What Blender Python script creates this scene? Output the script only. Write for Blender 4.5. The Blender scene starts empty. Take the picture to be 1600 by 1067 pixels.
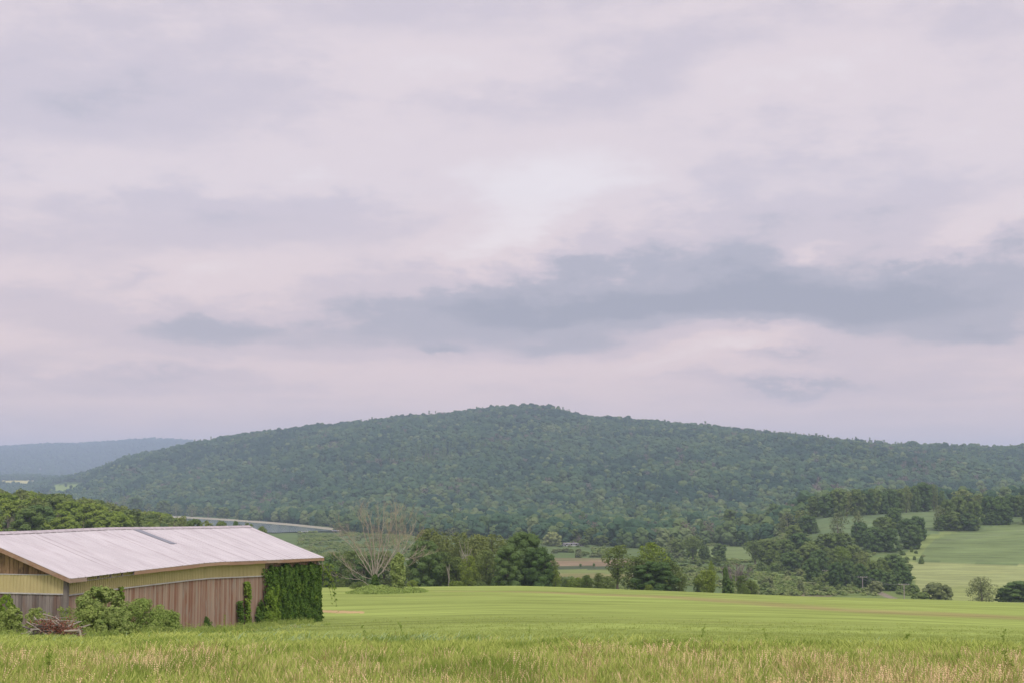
import bpy, math, random
import numpy as np
from mathutils import Vector, Matrix, Euler
R = math.radians
C = bpy.context.scene.collection
rng = np.random.default_rng(7)
random.seed(7)

# ------------------------------------------------------------------ camera
F = 2222.0                      # focal length in pixels of a 1600 wide frame (50 mm lens)
HY = 760.0                      # row of the true horizon
TILT = math.atan((HY - 533.5) / F)
cam_d = bpy.data.cameras.new('camera'); cam = bpy.data.objects.new('camera', cam_d); C.objects.link(cam)
cam_d.lens = 50.0; cam_d.sensor_width = 36.0
cam_d.clip_start = 0.1; cam_d.clip_end = 40000
cam.location = (0, 0, 0); cam.rotation_euler = (R(90) + TILT, 0, 0)
bpy.context.scene.camera = cam
_ct, _st = math.cos(TILT), math.sin(TILT)
def ray(px, py):                # direction per metre of ground distance y
    a = (px - 800) / F; s = (533.5 - py) / F
    y = _ct - s * _st; z = _st + s * _ct
    return a / y, z / y
def at(px, py, y):
    a, s = ray(px, py); return Vector((a * y, y, s * y))
def proj(x, y, z):              # arrays: world point -> picture point, to look up land cover
    y = np.maximum(y, 1e-3)
    yc = y * _ct + z * _st; zc = -y * _st + z * _ct
    return 800 + F * x / yc, 533.5 - F * zc / yc

# ------------------------------------------------------------------ world, sun, exposure
sc = bpy.context.scene
sc.view_settings.view_transform = 'Standard'; sc.view_settings.look = 'None'
sc.view_settings.exposure = 0.0; sc.view_settings.gamma = 1.0
sc.cycles.max_bounces = 6; sc.cycles.diffuse_bounces = 3; sc.cycles.transmission_bounces = 3
sc.cycles.volume_bounces = 2; sc.cycles.use_denoising = True
SUN_EL, SUN_AZ = R(55), R(158)   # high, behind the camera's right shoulder, veiled by cloud
world = bpy.data.worlds.new('World'); sc.world = world; world.use_nodes = True
nt = world.node_tree; N = nt.nodes; L = nt.links; N.clear()
def mth(op, a, b=None, c=None, clamp=False, tree=None):
    t = tree or nt
    n = t.nodes.new('ShaderNodeMath'); n.operation = op; n.use_clamp = clamp
    for i, v in enumerate((a, b, c)):
        if v is None: continue
        if isinstance(v, (int, float)): n.inputs[i].default_value = v
        else: t.links.new(v, n.inputs[i])
    return n.outputs[0]
def mixc(f, a, b, tree=None, mode='MIX'):
    t = tree or nt
    n = t.nodes.new('ShaderNodeMix'); n.data_type = 'RGBA'; n.blend_type = mode; n.clamp_factor = True
    for i, v in ((0, f), (6, a), (7, b)):
        if isinstance(v, (int, float)): n.inputs[i].default_value = v
        elif isinstance(v, tuple): n.inputs[i].default_value = (*v, 1) if len(v) == 3 else v
        else: t.links.new(v, n.inputs[i])
    return n.outputs[2]
def build_world():
    geo = N.new('ShaderNodeTexCoord')
    sep = N.new('ShaderNodeSeparateXYZ'); L.new(geo.outputs['Generated'], sep.inputs[0])
    X, Y, Z = sep.outputs
    az = mth('MULTIPLY', mth('ARCTAN2', X, Y), 57.2958)              # degrees, right of straight ahead
    el = mth('MULTIPLY', mth('ARCSINE', Z), 57.2958)
    # cloud deck coordinates: a flat layer seen in perspective
    zz = mth('ADD', mth('MAXIMUM', Z, 0.0), 0.055)
    u = mth('DIVIDE', X, zz); v = mth('DIVIDE', Y, zz)
    cmb = N.new('ShaderNodeCombineXYZ'); L.new(u, cmb.inputs[0]); L.new(v, cmb.inputs[1]); cmb.inputs[2].default_value = 3.1
    def noise(vec, scale, detail, rough, dist=0.0, out=0):
        n = N.new('ShaderNodeTexNoise'); L.new(vec, n.inputs['Vector'])
        n.inputs['Scale'].default_value = scale; n.inputs['Detail'].default_value = detail
        n.inputs['Roughness'].default_value = rough; n.inputs['Distortion'].default_value = dist
        return n.outputs[out]
    n1 = noise(cmb.outputs[0], 0.42, 6, 0.52, 0.3)
    n2 = noise(cmb.outputs[0], 1.7, 7, 0.55, 0.2)
    ang = N.new('ShaderNodeCombineXYZ'); L.new(mth('MULTIPLY', az, 0.1), ang.inputs[0]); L.new(mth('MULTIPLY', el, 0.24), ang.inputs[1])
    w1 = noise(ang.outputs[0], 1.1, 6, 0.60)
    ang2 = N.new('ShaderNodeVectorMath'); ang2.operation = 'ADD'; L.new(ang.outputs[0], ang2.inputs[0]); ang2.inputs[1].default_value = (17, 5, 2)
    w2 = noise(ang2.outputs[0], 1.1, 6, 0.60)
    w3 = noise(ang2.outputs[0], 3.2, 6, 0.62)
    azw = mth('ADD', az, mth('MULTIPLY', mth('SUBTRACT', w1, 0.5), 8.0))
    elw = mth('ADD', el, mth('ADD', mth('MULTIPLY', mth('SUBTRACT', w2, 0.5), 2.6), mth('MULTIPLY', mth('SUBTRACT', w3, 0.5), 2.0)))
    tot = None; dark = None
    # cloud masses by bearing and height: (px, py, half width, half height, slope, weight), + bright, - dark blue
    for (px, py, sw, sh, sl, wt) in CLOUDS:
        a0 = math.degrees(math.atan((px - 800) / F)); e0 = math.degrees(math.atan(ray(px, py)[1] * math.cos(math.radians(a0))))
        sa = sw / F * 57.3; se = sh / F * 57.3
        da = mth('SUBTRACT', azw, a0)
        de = mth('SUBTRACT', mth('SUBTRACT', elw, e0), mth('MULTIPLY', da, sl))
        q = mth('ADD', mth('POWER', mth('ABSOLUTE', mth('DIVIDE', da, sa)), 2.0), mth('POWER', mth('ABSOLUTE', mth('DIVIDE', de, se)), 2.0))
        g = mth('MULTIPLY', mth('EXPONENT', mth('MULTIPLY', q, -1.0)), wt)
        tot = g if tot is None else mth('ADD', tot, g)
    base = mth('ADD', tot, mth('MULTIPLY', mth('SUBTRACT', n1, 0.5), 1.05))
    base = mth('ADD', base, mth('MULTIPLY', mth('SUBTRACT', n2, 0.5), 0.5))
    base = mth('ADD', base, mth('MULTIPLY', mth('SUBTRACT', w3, 0.5), 0.8))
    # fade to an even veil near the horizon
    near_h = mth('MULTIPLY', mth('SUBTRACT', el, 1.0), 0.22, clamp=True)
    base = mth('MULTIPLY', base, mth('ADD', mth('MULTIPLY', near_h, 0.75), 0.25))
    fac = mth('ADD', mth('MULTIPLY', base, 0.40), 0.52, clamp=True)
    ramp = N.new('ShaderNodeValToRGB'); L.new(fac, ramp.inputs[0])
    cr = ramp.color_ramp; cr.interpolation = 'EASE'
    cols = [(0.0, (0.30, 0.32, 0.405)), (0.2, (0.385, 0.39, 0.475)), (0.42, (0.575, 0.52, 0.59)), (0.6, (0.69, 0.605, 0.645)), (0.8, (0.76, 0.70, 0.735)), (1.0, (0.87, 0.835, 0.855))]
    cr.elements[0].position, cr.elements[0].color = cols[0][0], (*cols[0][1], 1)
    cr.elements[1].position, cr.elements[1].color = cols[-1][0], (*cols[-1][1], 1)
    for p, c in cols[1:-1]:
        e = cr.elements.new(p); e.color = (*c, 1)
    # the overcast sky is brighter overhead
    zen = mth('MULTIPLY', mth('SUBTRACT', Z, 0.36), 2.0, clamp=True)
    gain = mth('ADD', 1.0, mth('MULTIPLY', zen, ZEN))
    sky = N.new('ShaderNodeTexSky'); sky.sky_type = 'NISHITA'; sky.sun_disc = False
    sky.sun_elevation = SUN_EL; sky.sun_rotation = SUN_AZ; sky.air_density = 1; sky.dust_density = 3
    skyl = N.new('ShaderNodeVectorMath'); skyl.operation = 'SCALE'; L.new(sky.outputs[0], skyl.inputs[0]); skyl.inputs['Scale'].default_value = 0.09
    cl = N.new('ShaderNodeVectorMath'); cl.operation = 'SCALE'; L.new(ramp.outputs[0], cl.inputs[0]); L.new(gain, cl.inputs['Scale'])
    lowf = mth('SUBTRACT', 1.0, mth('MULTIPLY', el, 0.085, clamp=True))
    warm = mixc(lowf, (1.0, 1.0, 1.0), (1.20, 0.985, 0.83)); clw = mixc(1.0, cl.outputs[0], warm, mode='MULTIPLY')
    mx = mixc(0.94, skyl.outputs[0], clw)
    bg = N.new('ShaderNodeBackground'); L.new(mx, bg.inputs[0]); bg.inputs[1].default_value = SKY_GAIN
    out = N.new('ShaderNodeOutputWorld'); L.new(bg.outputs[0], out.inputs[0])
SKY_GAIN = 1.20; ZEN = 0.9
CLOUDS = [
    (980, 462, 330, 52, 0.02, -0.85), (960, 488, 200, 26, 0.0, -0.55), (1330, 470, 230, 46, 0.0, -0.95), (1300, 500, 120, 20, 0.0, -0.3),
    (620, 515, 240, 42, 0.04, -0.75), (290, 522, 130, 32, 0.0, -0.65), (900, 543, 110, 20, 0.0, -0.7), (760, 450, 200, 40, 0.05, -0.35),
    (1560, 440, 170, 60, 0.1, -0.6), (1180, 400, 330, 55, 0.06, -0.4), (1200, 330, 260, 50, 0.1, -0.2),
    (870, 290, 170, 110, 0.2, 0.75), (760, 380, 150, 40, 0.15, 0.35), (1200, 130, 320, 60, 0.2, 0.40), (620, 90, 200, 60, 0.0, 0.30),
    (120, 140, 280, 110, 0.0, -0.42), (960, 150, 210, 60, 0.25, -0.50), (1020, 215, 220, 40, 0.1, -0.25), (420, 350, 330, 50, 0.08, -0.5),
    (430, 270, 260, 40, 0.0, 0.10), (110, 265, 170, 36, 0.0, 0.25), (320, 430, 150, 26, 0.1, 0.38), (60, 462, 110, 26, 0.0, -0.3), (200, 432, 60, 12, 0.1, -0.4),
    (1300, 383, 50, 14, 0.0, 0.45), (1520, 365, 120, 22, 0.35, 0.5), (1130, 540, 120, 24, 0.25, 0.55), (700, 500, 60, 14, 0.0, 0.2),
    (500, 590, 400, 20, 0.0, 0.25), (1230, 612, 150, 13, 0.0, -0.9), (210, 598, 170, 13, 0.0, -0.55), (1570, 515, 90, 20, 0.0, -0.7), (1190, 560, 90, 10, 0.0, -0.6),
    (690, 548, 34, 9, 0.0, -0.6), (640, 20, 220, 40, 0.0, -0.25), (1450, 240, 200, 80, 0.0, 0.12), (1550, 30, 110, 50, 0.0, -0.4), (1300, 250, 160, 24, 0.1, -0.2),
]
build_world()
sun_d = bpy.data.lights.new('sun', 'SUN'); sun_d.energy = 1.9; sun_d.angle = R(12); sun_d.color = (1.0, 0.95, 0.86)
sun = bpy.data.objects.new('sun', sun_d); C.objects.link(sun)
# sky sun_rotation is measured clockwise from +Y
_sd = Vector((math.sin(SUN_AZ) * math.cos(SUN_EL), math.cos(SUN_AZ) * math.cos(SUN_EL), math.sin(SUN_EL)))
sun.rotation_euler = _sd.to_track_quat('Z', 'Y').to_euler(); sun.location = (0, 0, 200)

# ------------------------------------------------------------------ helpers
def tag(o, label=None, cat=None, group=None, kind=None):
    if label: o['label'] = label
    if cat: o['category'] = cat
    if group: o['group'] = group
    if kind: o['kind'] = kind
    return o
def fast_mesh(name, V, Fq, mats=(), mi=None, smooth=False, attrs=None):
    """V (n,3); Fq (m,k) equal sized faces, or a list of such arrays"""
    me = bpy.data.meshes.new(name)
    V = np.asarray(V, np.float32)
    if not isinstance(Fq, list): Fq = [Fq]
    Fq = [np.asarray(f, np.int32) for f in Fq if len(f)]
    me.vertices.add(len(V)); me.vertices.foreach_set('co', V.ravel())
    if Fq:
        loops = np.concatenate([f.ravel() for f in Fq])
        tot = np.concatenate([np.full(len(f), f.shape[1], np.int32) for f in Fq])
        st = np.concatenate([[0], np.cumsum(tot)[:-1]]).astype(np.int32)
        me.loops.add(len(loops)); me.loops.foreach_set('vertex_index', loops)
        me.polygons.add(len(tot)); me.polygons.foreach_set('loop_start', st); me.polygons.foreach_set('loop_total', tot)
        if mi is not None: me.polygons.foreach_set('material_index', np.asarray(mi, np.int32))
        me.polygons.foreach_set('use_smooth', np.full(len(tot), smooth))
    for m in mats: me.materials.append(m)
    if attrs:
        for k, (typ, dom, arr) in attrs.items():
            a = me.attributes.new(k, typ, dom)
            fld = {'FLOAT': 'value', 'INT': 'value', 'FLOAT_VECTOR': 'vector', 'FLOAT_COLOR': 'color'}[typ]
            a.data.foreach_set(fld, np.asarray(arr, np.int32 if typ == 'INT' else np.float32).ravel())
    me.update(calc_edges=True)
    return me
def link(name, me, parent=None, loc=None):
    o = bpy.data.objects.new(name, me); C.objects.link(o)
    if parent is not None: o.parent = parent
    if loc is not None: o.location = loc
    return o
def empty(name, loc=(0, 0, 0), rz=0.0):
    o = bpy.data.objects.new(name, None); C.objects.link(o); o.location = loc; o.rotation_euler = (0, 0, rz); o.empty_display_size = 0.3
    return o
class MB:
    """collects boxes, bars and tubes; .build links them as ONE mesh object"""
    def __init__(s): s.V = []; s.F = []; s.T = []
    def quad(s, pts, tone=0.5):
        n = len(s.V); s.V += [tuple(p) for p in pts]; s.F.append(tuple(range(n, n + len(pts)))); s.T.append(tone)
    def hexa(s, p, tone=0.5):        # 8 corners: bottom 4, top 4
        n = len(s.V); s.V += [tuple(q) for q in p]
        for f in ((3, 2, 1, 0), (4, 5, 6, 7), (0, 1, 5, 4), (1, 2, 6, 5), (2, 3, 7, 6), (3, 0, 4, 7)):
            s.F.append(tuple(n + i for i in f)); s.T.append(tone)
    def box(s, x0, x1, y0, y1, z0, z1, tone=0.5):
        s.hexa([(x0, y0, z0), (x1, y0, z0), (x1, y1, z0), (x0, y1, z0), (x0, y0, z1), (x1, y0, z1), (x1, y1, z1), (x0, y1, z1)], tone)
    def tube(s, pts, rad, k=6, tone=0.5):
        pts = [Vector(p) for p in pts]; n0 = len(s.V)
        for i, p in enumerate(pts):
            d = (pts[min(i + 1, len(pts) - 1)] - pts[max(i - 1, 0)])
            d = d.normalized() if d.length > 1e-9 else Vector((0, 0, 1))
            a = d.cross(Vector((0.3, 0.9, 0.2))).normalized(); b = d.cross(a)
            r = rad[i] if isinstance(rad, (list, tuple)) else rad
            for j in range(k):
                t = 2 * math.pi * j / k; s.V.append(tuple(p + a * math.cos(t) * r + b * math.sin(t) * r))
        for i in range(len(pts) - 1):
            for j in range(k):
                a0 = n0 + i * k + j; a1 = n0 + i * k + (j + 1) % k
                s.F.append((a0, a1, a1 + k, a0 + k)); s.T.append(tone)
        s.F.append(tuple(n0 + j for j in reversed(range(k)))); s.T.append(tone)
        m = n0 + (len(pts) - 1) * k
        s.F.append(tuple(m + j for j in range(k))); s.T.append(tone)
    def mesh(s, name, mat, smooth=False):
        me = bpy.data.meshes.new(name); me.from_pydata(s.V, [], s.F)
        me.materials.append(mat)
        a = me.attributes.new('tone', 'FLOAT', 'FACE'); a.data.foreach_set('value', np.asarray(s.T, np.float32))
        if smooth: me.polygons.foreach_set('use_smooth', [True] * len(me.polygons))
        me.update(); return me
    def build(s, name, mat, parent=None, loc=None, smooth=False):
        return link(name, s.mesh(name, mat, smooth), parent, loc)

# ------------------------------------------------------------------ materials
def newmat(name):
    m = bpy.data.materials.new(name); m.use_nodes = True; t = m.node_tree; t.nodes.clear()
    return m, t
def tex_noise(t, scale, detail=4, rough=0.55, coord='Object', scl=None, dist=0.0):
    tc = t.nodes.new('ShaderNodeTexCoord'); vec = tc.outputs[coord]
    if scl:
        mp = t.nodes.new('ShaderNodeMapping'); t.links.new(vec, mp.inputs[0]); mp.inputs['Scale'].default_value = scl; vec = mp.outputs[0]
    n = t.nodes.new('ShaderNodeTexNoise'); t.links.new(vec, n.inputs['Vector'])
    n.inputs['Scale'].default_value = scale; n.inputs['Detail'].default_value = detail; n.inputs['Roughness'].default_value = rough
    n.inputs['Distortion'].default_value = dist
    return n.outputs[0]
def stretch(t, v, lo, hi):
    n = t.nodes.new('ShaderNodeMapRange'); t.links.new(v, n.inputs[0]); n.inputs[1].default_value = lo; n.inputs[2].default_value = hi
    n.clamp = True; return n.outputs[0]
def leaf_mat(name, a, b, trans=0.25, rnd=0.6, c=None, nscale=0.5):
    m, t = newmat(name)
    oi = t.nodes.new('ShaderNodeObjectInfo')
    ns = stretch(t, tex_noise(t, nscale, 2, 0.5), 0.3, 0.7)
    f = mth('ADD', mth('MULTIPLY', oi.outputs['Random'], rnd, tree=t), mth('MULTIPLY', ns, 1 - rnd, tree=t), tree=t)
    col = mixc(f, a, b, tree=t)
    if c is not None:
        r2 = mth('FRACT', mth('MULTIPLY', oi.outputs['Random'], 7.31, tree=t), tree=t)
        col = mixc(mth('MULTIPLY', stretch(t, r2, 0.6, 1.0), 0.8, tree=t), col, c, tree=t)
    d = t.nodes.new('ShaderNodeBsdfDiffuse'); t.links.new(col, d.inputs[0])
    tr = t.nodes.new('ShaderNodeBsdfTranslucent'); t.links.new(mixc(0.3, col, (0.30, 0.36, 0.10), tree=t), tr.inputs[0])
    mx = t.nodes.new('ShaderNodeMixShader'); mx.inputs[0].default_value = trans
    t.links.new(d.outputs[0], mx.inputs[1]); t.links.new(tr.outputs[0], mx.inputs[2])
    o = t.nodes.new('ShaderNodeOutputMaterial'); t.links.new(mx.outputs[0], o.inputs[0])
    return m
def surf_mat(name, a, b, scale=2.0, scl=None, rough=0.85, metal=0.0, spec=0.3, bump=0.0, tone=0.0, c=None, detail=5, lo=0.3, hi=0.7, cscale=None, cscl=None, clo=0.5, chi=0.75):
    m, t = newmat(name)
    n = tex_noise(t, scale, detail, 0.6, scl=scl)
    f = stretch(t, n, lo, hi)
    if tone:
        at_ = t.nodes.new('ShaderNodeAttribute'); at_.attribute_name = 'tone'
        f = mth('ADD', mth('MULTIPLY', f, 1 - tone, tree=t), mth('MULTIPLY', at_.outputs['Fac'], tone, tree=t), tree=t)
    col = mixc(f, a, b, tree=t)
    if c is not None:
        n2 = stretch(t, tex_noise(t, cscale or scale * 0.4, 4, 0.6, scl=cscl or scl), clo, chi)
        col = mixc(n2, col, c, tree=t)
    p = t.nodes.new('ShaderNodeBsdfPrincipled'); t.links.new(col, p.inputs['Base Color'])
    p.inputs['Roughness'].default_value = rough; p.inputs['Metallic'].default_value = metal; p.inputs['Specular IOR Level'].default_value = spec
    if bump:
        bn = t.nodes.new('ShaderNodeBump'); bn.inputs['Strength'].default_value = bump; bn.inputs['Distance'].default_value = 0.02
        t.links.new(n, bn.inputs['Height']); t.links.new(bn.outputs[0], p.inputs['Normal'])
    o = t.nodes.new('ShaderNodeOutputMaterial'); t.links.new(p.outputs[0], o.inputs[0])
    return m
M = {}
# foliage (leaf colours; far_leaf has haze blue mixed in)
M['dark_leaf'] = leaf_mat('dark_leaf', (0.082, 0.142, 0.05), (0.125, 0.195, 0.062), rnd=.75, c=(0.14, 0.205, 0.07))
M['mid_leaf'] = leaf_mat('mid_leaf', (0.12, 0.18, 0.055), (0.19, 0.245, 0.075), rnd=.7)
M['olive_leaf'] = leaf_mat('olive_leaf', (0.17, 0.21, 0.07), (0.235, 0.275, 0.09))
M['pale_leaf'] = leaf_mat('pale_leaf', (0.16, 0.20, 0.09), (0.22, 0.25, 0.10))
M['lime_leaf'] = leaf_mat('lime_leaf', (0.17, 0.25, 0.045), (0.25, 0.31, 0.06))
M['far_leaf'] = leaf_mat('far_leaf', (0.036, 0.078, 0.048), (0.068, 0.12, 0.058), trans=.08, rnd=0.7, c=(0.085, 0.14, 0.065))
M['valley_leaf'] = leaf_mat('valley_leaf', (0.075, 0.125, 0.048), (0.135, 0.185, 0.07), trans=.1, rnd=0.85, c=(0.18, 0.22, 0.10))
M['grey_twig'] = leaf_mat('grey_twig', (0.17, 0.14, 0.12), (0.20, 0.17, 0.14), trans=0.0)
M['ivy'] = leaf_mat('ivy', (0.05, 0.11, 0.022), (0.15, 0.24, 0.05), trans=0.2, nscale=5, rnd=0.1)
M['ivy_bright'] = leaf_mat('ivy_bright', (0.15, 0.25, 0.035), (0.24, 0.33, 0.06), nscale=1.5, rnd=0.1)
M['bark'] = surf_mat('bark', (0.10, 0.08, 0.06), (0.19, 0.16, 0.13), 6, (1, 1, 0.2))
M['dead_wood'] = surf_mat('dead_wood', (0.28, 0.245, 0.20), (0.44, 0.395, 0.33), 3, (1, 1, 0.3))
M['dead_twig'] = surf_mat('dead_twig', (0.29, 0.24, 0.18), (0.40, 0.34, 0.265), 3)
M['pale_bark'] = surf_mat('pale_bark', (0.30, 0.26, 0.21), (0.45, 0.40, 0.33), 3, (1, 1, 0.3))

# ------------------------------------------------------------------ terrain
def sm(x, a, b):
    t = np.clip((np.asarray(x, float) - a) / (b - a), 0, 1); return t * t * (3 - 2 * t)
def vnoise(x, y, seed=0):          # smooth value noise, arrays
    x = np.asarray(x, float); y = np.asarray(y, float)
    xi = np.floor(x).astype(np.int64); yi = np.floor(y).astype(np.int64); fx = x - xi; fy = y - yi
    fx = fx * fx * (3 - 2 * fx); fy = fy * fy * (3 - 2 * fy)
    def h(a, b):
        n = (a * 374761393 + b * 668265263 + seed * 1442695041) & 0xffffffff
        n = ((n ^ (n >> 13)) * 1274126177) & 0xffffffff
        return ((n ^ (n >> 16)) & 0xffff) / 65535.0
    return (h(xi, yi) * (1 - fx) + h(xi + 1, yi) * fx) * (1 - fy) + (h(xi, yi + 1) * (1 - fx) + h(xi + 1, yi + 1) * fx) * fy
_NY = [-400, -100, 0, 10, 22, 35, 48, 70, 100, 150, 200, 230, 260, 320, 400, 450, 520, 700]
_NZ = [9, 1.5, -1.7, -2.25, -3.04, -4.15, -5.25, -6.95, -8.9, -11.55, -14.05, -15.65, -18.4, -25.0, -32.0, -34.4, -35, -35]
_P = dict(
    px=[-400, -200, 40, 125, 200, 300, 400, 500, 600, 700, 760, 830, 870, 910, 1000, 1100, 1200, 1300, 1400, 1500, 1600, 1900, 2200],
    ry=[800, 796, 779, 752, 724, 700, 685, 673, 662, 655, 647, 642.5, 647, 659, 666, 674, 685, 701, 710, 711, 713, 718, 728],
    rd=[3400, 3400, 3400, 3300, 3200, 3100, 3050, 3000, 2950, 2900, 2850, 2850, 2850, 2800, 2800, 2750, 2700, 2650, 2600, 2600, 2600, 2600, 2600],
    bd=[2900, 2800, 2500, 2300, 2000, 1850, 1700, 1500, 1450, 1420, 1400, 1380, 1370, 1360, 1340, 1320, 1320, 1320, 1320, 1320, 1320, 1320, 1320])
def H(x, y):
    x = np.asarray(x, float); y = np.asarray(y, float)
    yn = y + np.maximum(0, np.abs(x) - 130) * 0.5
    near = np.interp(yn, _NY, _NZ)
    ax = np.sqrt(x * x + 16) - 4
    kr = np.interp(y, [0, 48, 130, 230, 400], [0.0, 0.012, 0.027, 0.037, 0.0]); kl = np.interp(y, [0, 48, 70, 100, 160, 230, 400], [0, 0.01, 0.03, 0.045, 0.02, 0.012, 0.0])
    lat = np.where(x > 0, kr, kl) * np.minimum(ax, 140)
    near = near - lat * (1 - sm(yn, 230, 400)) + (vnoise(x / 23, y / 23, 3) - .5) * 0.35 * sm(y, 45, 110)
    r = np.hypot(x, y)
    az = np.arctan2(x, y); azc = np.clip(az, -0.52, 0.56)
    d = r * np.cos(azc)
    p = 800 + F * np.tan(azc)
    z = near
    # valley undulation
    z = z + (vnoise(x / 90, y / 90, 5) - .5) * 1.2 * sm(d, 420, 600)
    # farmed slope on the right
    rs = sm(d, 560, 850) * (1 - 0.7 * sm(d, 950, 1300)) * sm(p, 1150, 1300)
    z = z + 20.5 * rs * (1 + 0.25 * sm(p, 1450, 1900))
    # wooded slope on the left
    z = z + np.interp(p, [-400, -150, 0, 120, 200, 290, 400, 520], [38, 29, 23, 19.8, 16, 11.5, 4, 0]) * sm(d, 270, 450) * (1 - sm(d, 580, 900))
    # main wooded hill
    base = np.interp(p, _P['px'], _P['bd']); rd = np.interp(p, _P['px'], _P['rd']); ry = np.interp(p, _P['px'], _P['ry'])
    ztop = (HY - ry) / F * rd
    s = np.clip((d - base) / (rd - base), 0, 1)
    prof = 0.62 * s ** 1.1 + 0.38 * s * s * (3 - 2 * s)
    hz = (ztop + 35) * prof
    hz = hz + ((vnoise(x / 260, y / 420, 11) - .5) * 46 + (vnoise(x / 120, y / 160, 12) - .5) * 18) * s * (1 - s) * 2.2
    back = sm(d, rd, rd + 1500)
    hz = hz * (1 - 0.75 * back)
    z = z + hz
    # blue hills far away
    fy = np.interp(p, [-400, 0, 80, 130, 200, 240, 280, 350, 500, 2200], [704, 702, 698.5, 699.5, 696, 694, 697, 702, 712, 730])
    fz = (HY - fy) / F * 9000 + 20
    fs = sm(d, 5600, 9000)
    z = z + (fz - (z * 0.25)) * fs * (1 - 0.5 * sm(d, 9000, 11500))
    z = z + (16 + 46 * (1 - sm(p, 40, 200))) * sm(d, 2900, 4800) * (1 - fs)  # rolling land before the far hills
    back_ = sm(-y, 0, 400)
    return np.maximum(z, -36.5)
def hz(x, y): return float(H(np.array([x]), np.array([y]))[0])
def drop(px, y, dz=0.0):            # the ground point on bearing px at distance y
    x = (px - 800) / F * y
    # same bearing in the tilted camera (height matters little)
    z = hz(x, y); a, _ = ray(px, float(proj(np.array([x]), np.array([y]), np.array([z]))[1][0]))
    x = a * y; return Vector((x, y, hz(x, y) + dz))
def hit(px, py, y0=15, y1=4000):    # where the sight line through a picture point first meets the ground
    a, s = ray(px, py); y = np.geomspace(y0, y1, 6000)
    below = (s * y) < H(a * y, y)
    i = int(np.argmax(below)) if below.any() else len(y) - 1
    return Vector((a * y[i], y[i], float(H(np.array([a * y[i]]), np.array([y[i]]))[0])))

def inpoly(px, py, poly):
    ins = np.zeros(px.shape, bool); n = len(poly); j = n - 1
    for i in range(n):
        xi, yi = poly[i]; xj, yj = poly[j]
        c = ((yi > py) != (yj > py)) & (px < (xj - xi) * (py - yi) / (yj - yi + 1e-9) + xi)
        ins ^= c; j = i
    return ins
# land cover: colour of each field or marsh, by outline and distance range
G_NEAR = (0.245, 0.305, 0.086); G_STRIP = (0.26, 0.24, 0.10)
COVER = [
    # poly, dmin, dmax, colour
    ([(-300, 740), (1900, 740), (1900, 960), (-300, 960)], 330, 1300, (0.105, 0.15, 0.06)),
    ([(1200, 870), (1430, 870), (1450, 945), (1150, 945)], 330, 900, (0.145, 0.195, 0.065)),
    ([(500, 826), (700, 826), (700, 905), (480, 905)], 400, 1250, (0.10, 0.145, 0.065)),
    ([(855, 871), (1010, 872), (1010, 880), (860, 880)], 500, 900, (0.17, 0.16, 0.085)),
    ([(855, 876), (1030, 875), (1030, 884), (855, 885)], 500, 900, (0.22, 0.17, 0.11)),
    ([(850, 884), (1040, 883), (1040, 889.5), (850, 889)], 480, 900, (0.07, 0.09, 0.05)),
    ([(850, 889), (1040, 889), (1040, 899), (850, 899)], 400, 800, (0.17, 0.21, 0.075)),
    ([(850, 896), (1040, 896), (1040, 905), (850, 905)], 400, 800, (0.19, 0.185, 0.08)),
    ([(1095, 853), (1175, 853), (1180, 876), (1090, 874)], 500, 1100, (0.15, 0.20, 0.08)),
    ([(1180, 926), (1300, 926), (1300, 932), (1180, 930)], 330, 800, (0.20, 0.175, 0.11)),
    ([(1418, 878), (1640, 883), (1900, 885), (1900, 960), (1445, 960)], 330, 900, (0.255, 0.29, 0.12)),
    ([(1500, 915), (1900, 915), (1900, 960), (1440, 960), (1430, 925)], 330, 700, (0.24, 0.28, 0.10)),
    ([(1432, 876), (1445, 850), (1462, 832), (1480, 828), (1530, 826), (1600, 814), (1900, 790), (1900, 885), (1600, 880.5), (1520, 878.5)], 450, 1200, (0.15, 0.20, 0.08)),
    ([(1400, 870), (1428, 852), (1458, 830), (1480, 826), (1530, 824), (1480, 834), (1462, 842), (1447, 856), (1430, 877), (1415, 878)], 450, 1200, (0.19, 0.24, 0.085)),
    ([(1455, 846), (1500, 838), (1600, 828), (1600, 831), (1500, 842), (1458, 850)], 450, 1200, (0.155, 0.20, 0.09)),
    ([(1405, 795), (1470, 795), (1470, 832), (1400, 835)], 600, 1200, (0.13, 0.18, 0.08)),
    ([(1262, 804), (1410, 800), (1410, 835), (1262, 835)], 600, 1200, (0.12, 0.17, 0.08)),
    ([(1370, 922), (1400, 933), (1420, 940), (1405, 940), (1368, 926)], 330, 700, (0.23, 0.20, 0.155)),
    ([(84, 757), (128, 756), (134, 760), (100, 774), (86, 772)], 1300, 4500, (0.20, 0.27, 0.08)),
    ([(165, 784), (195, 786), (250, 800), (220, 802), (165, 792)], 1000, 3500, (0.17, 0.24, 0.08)),
    ([(5, 750), (52, 750), (52, 756), (5, 756)], 1600, 7000, (0.42, 0.40, 0.16)),
    ([(52, 731), (64, 731), (64, 735), (50, 735)], 3500, 9500, (0.40, 0.30, 0.25)),
    ([(72, 731), (82, 731), (82, 735), (71, 735)], 3500, 9500, (0.40, 0.30, 0.25)),
]
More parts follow.
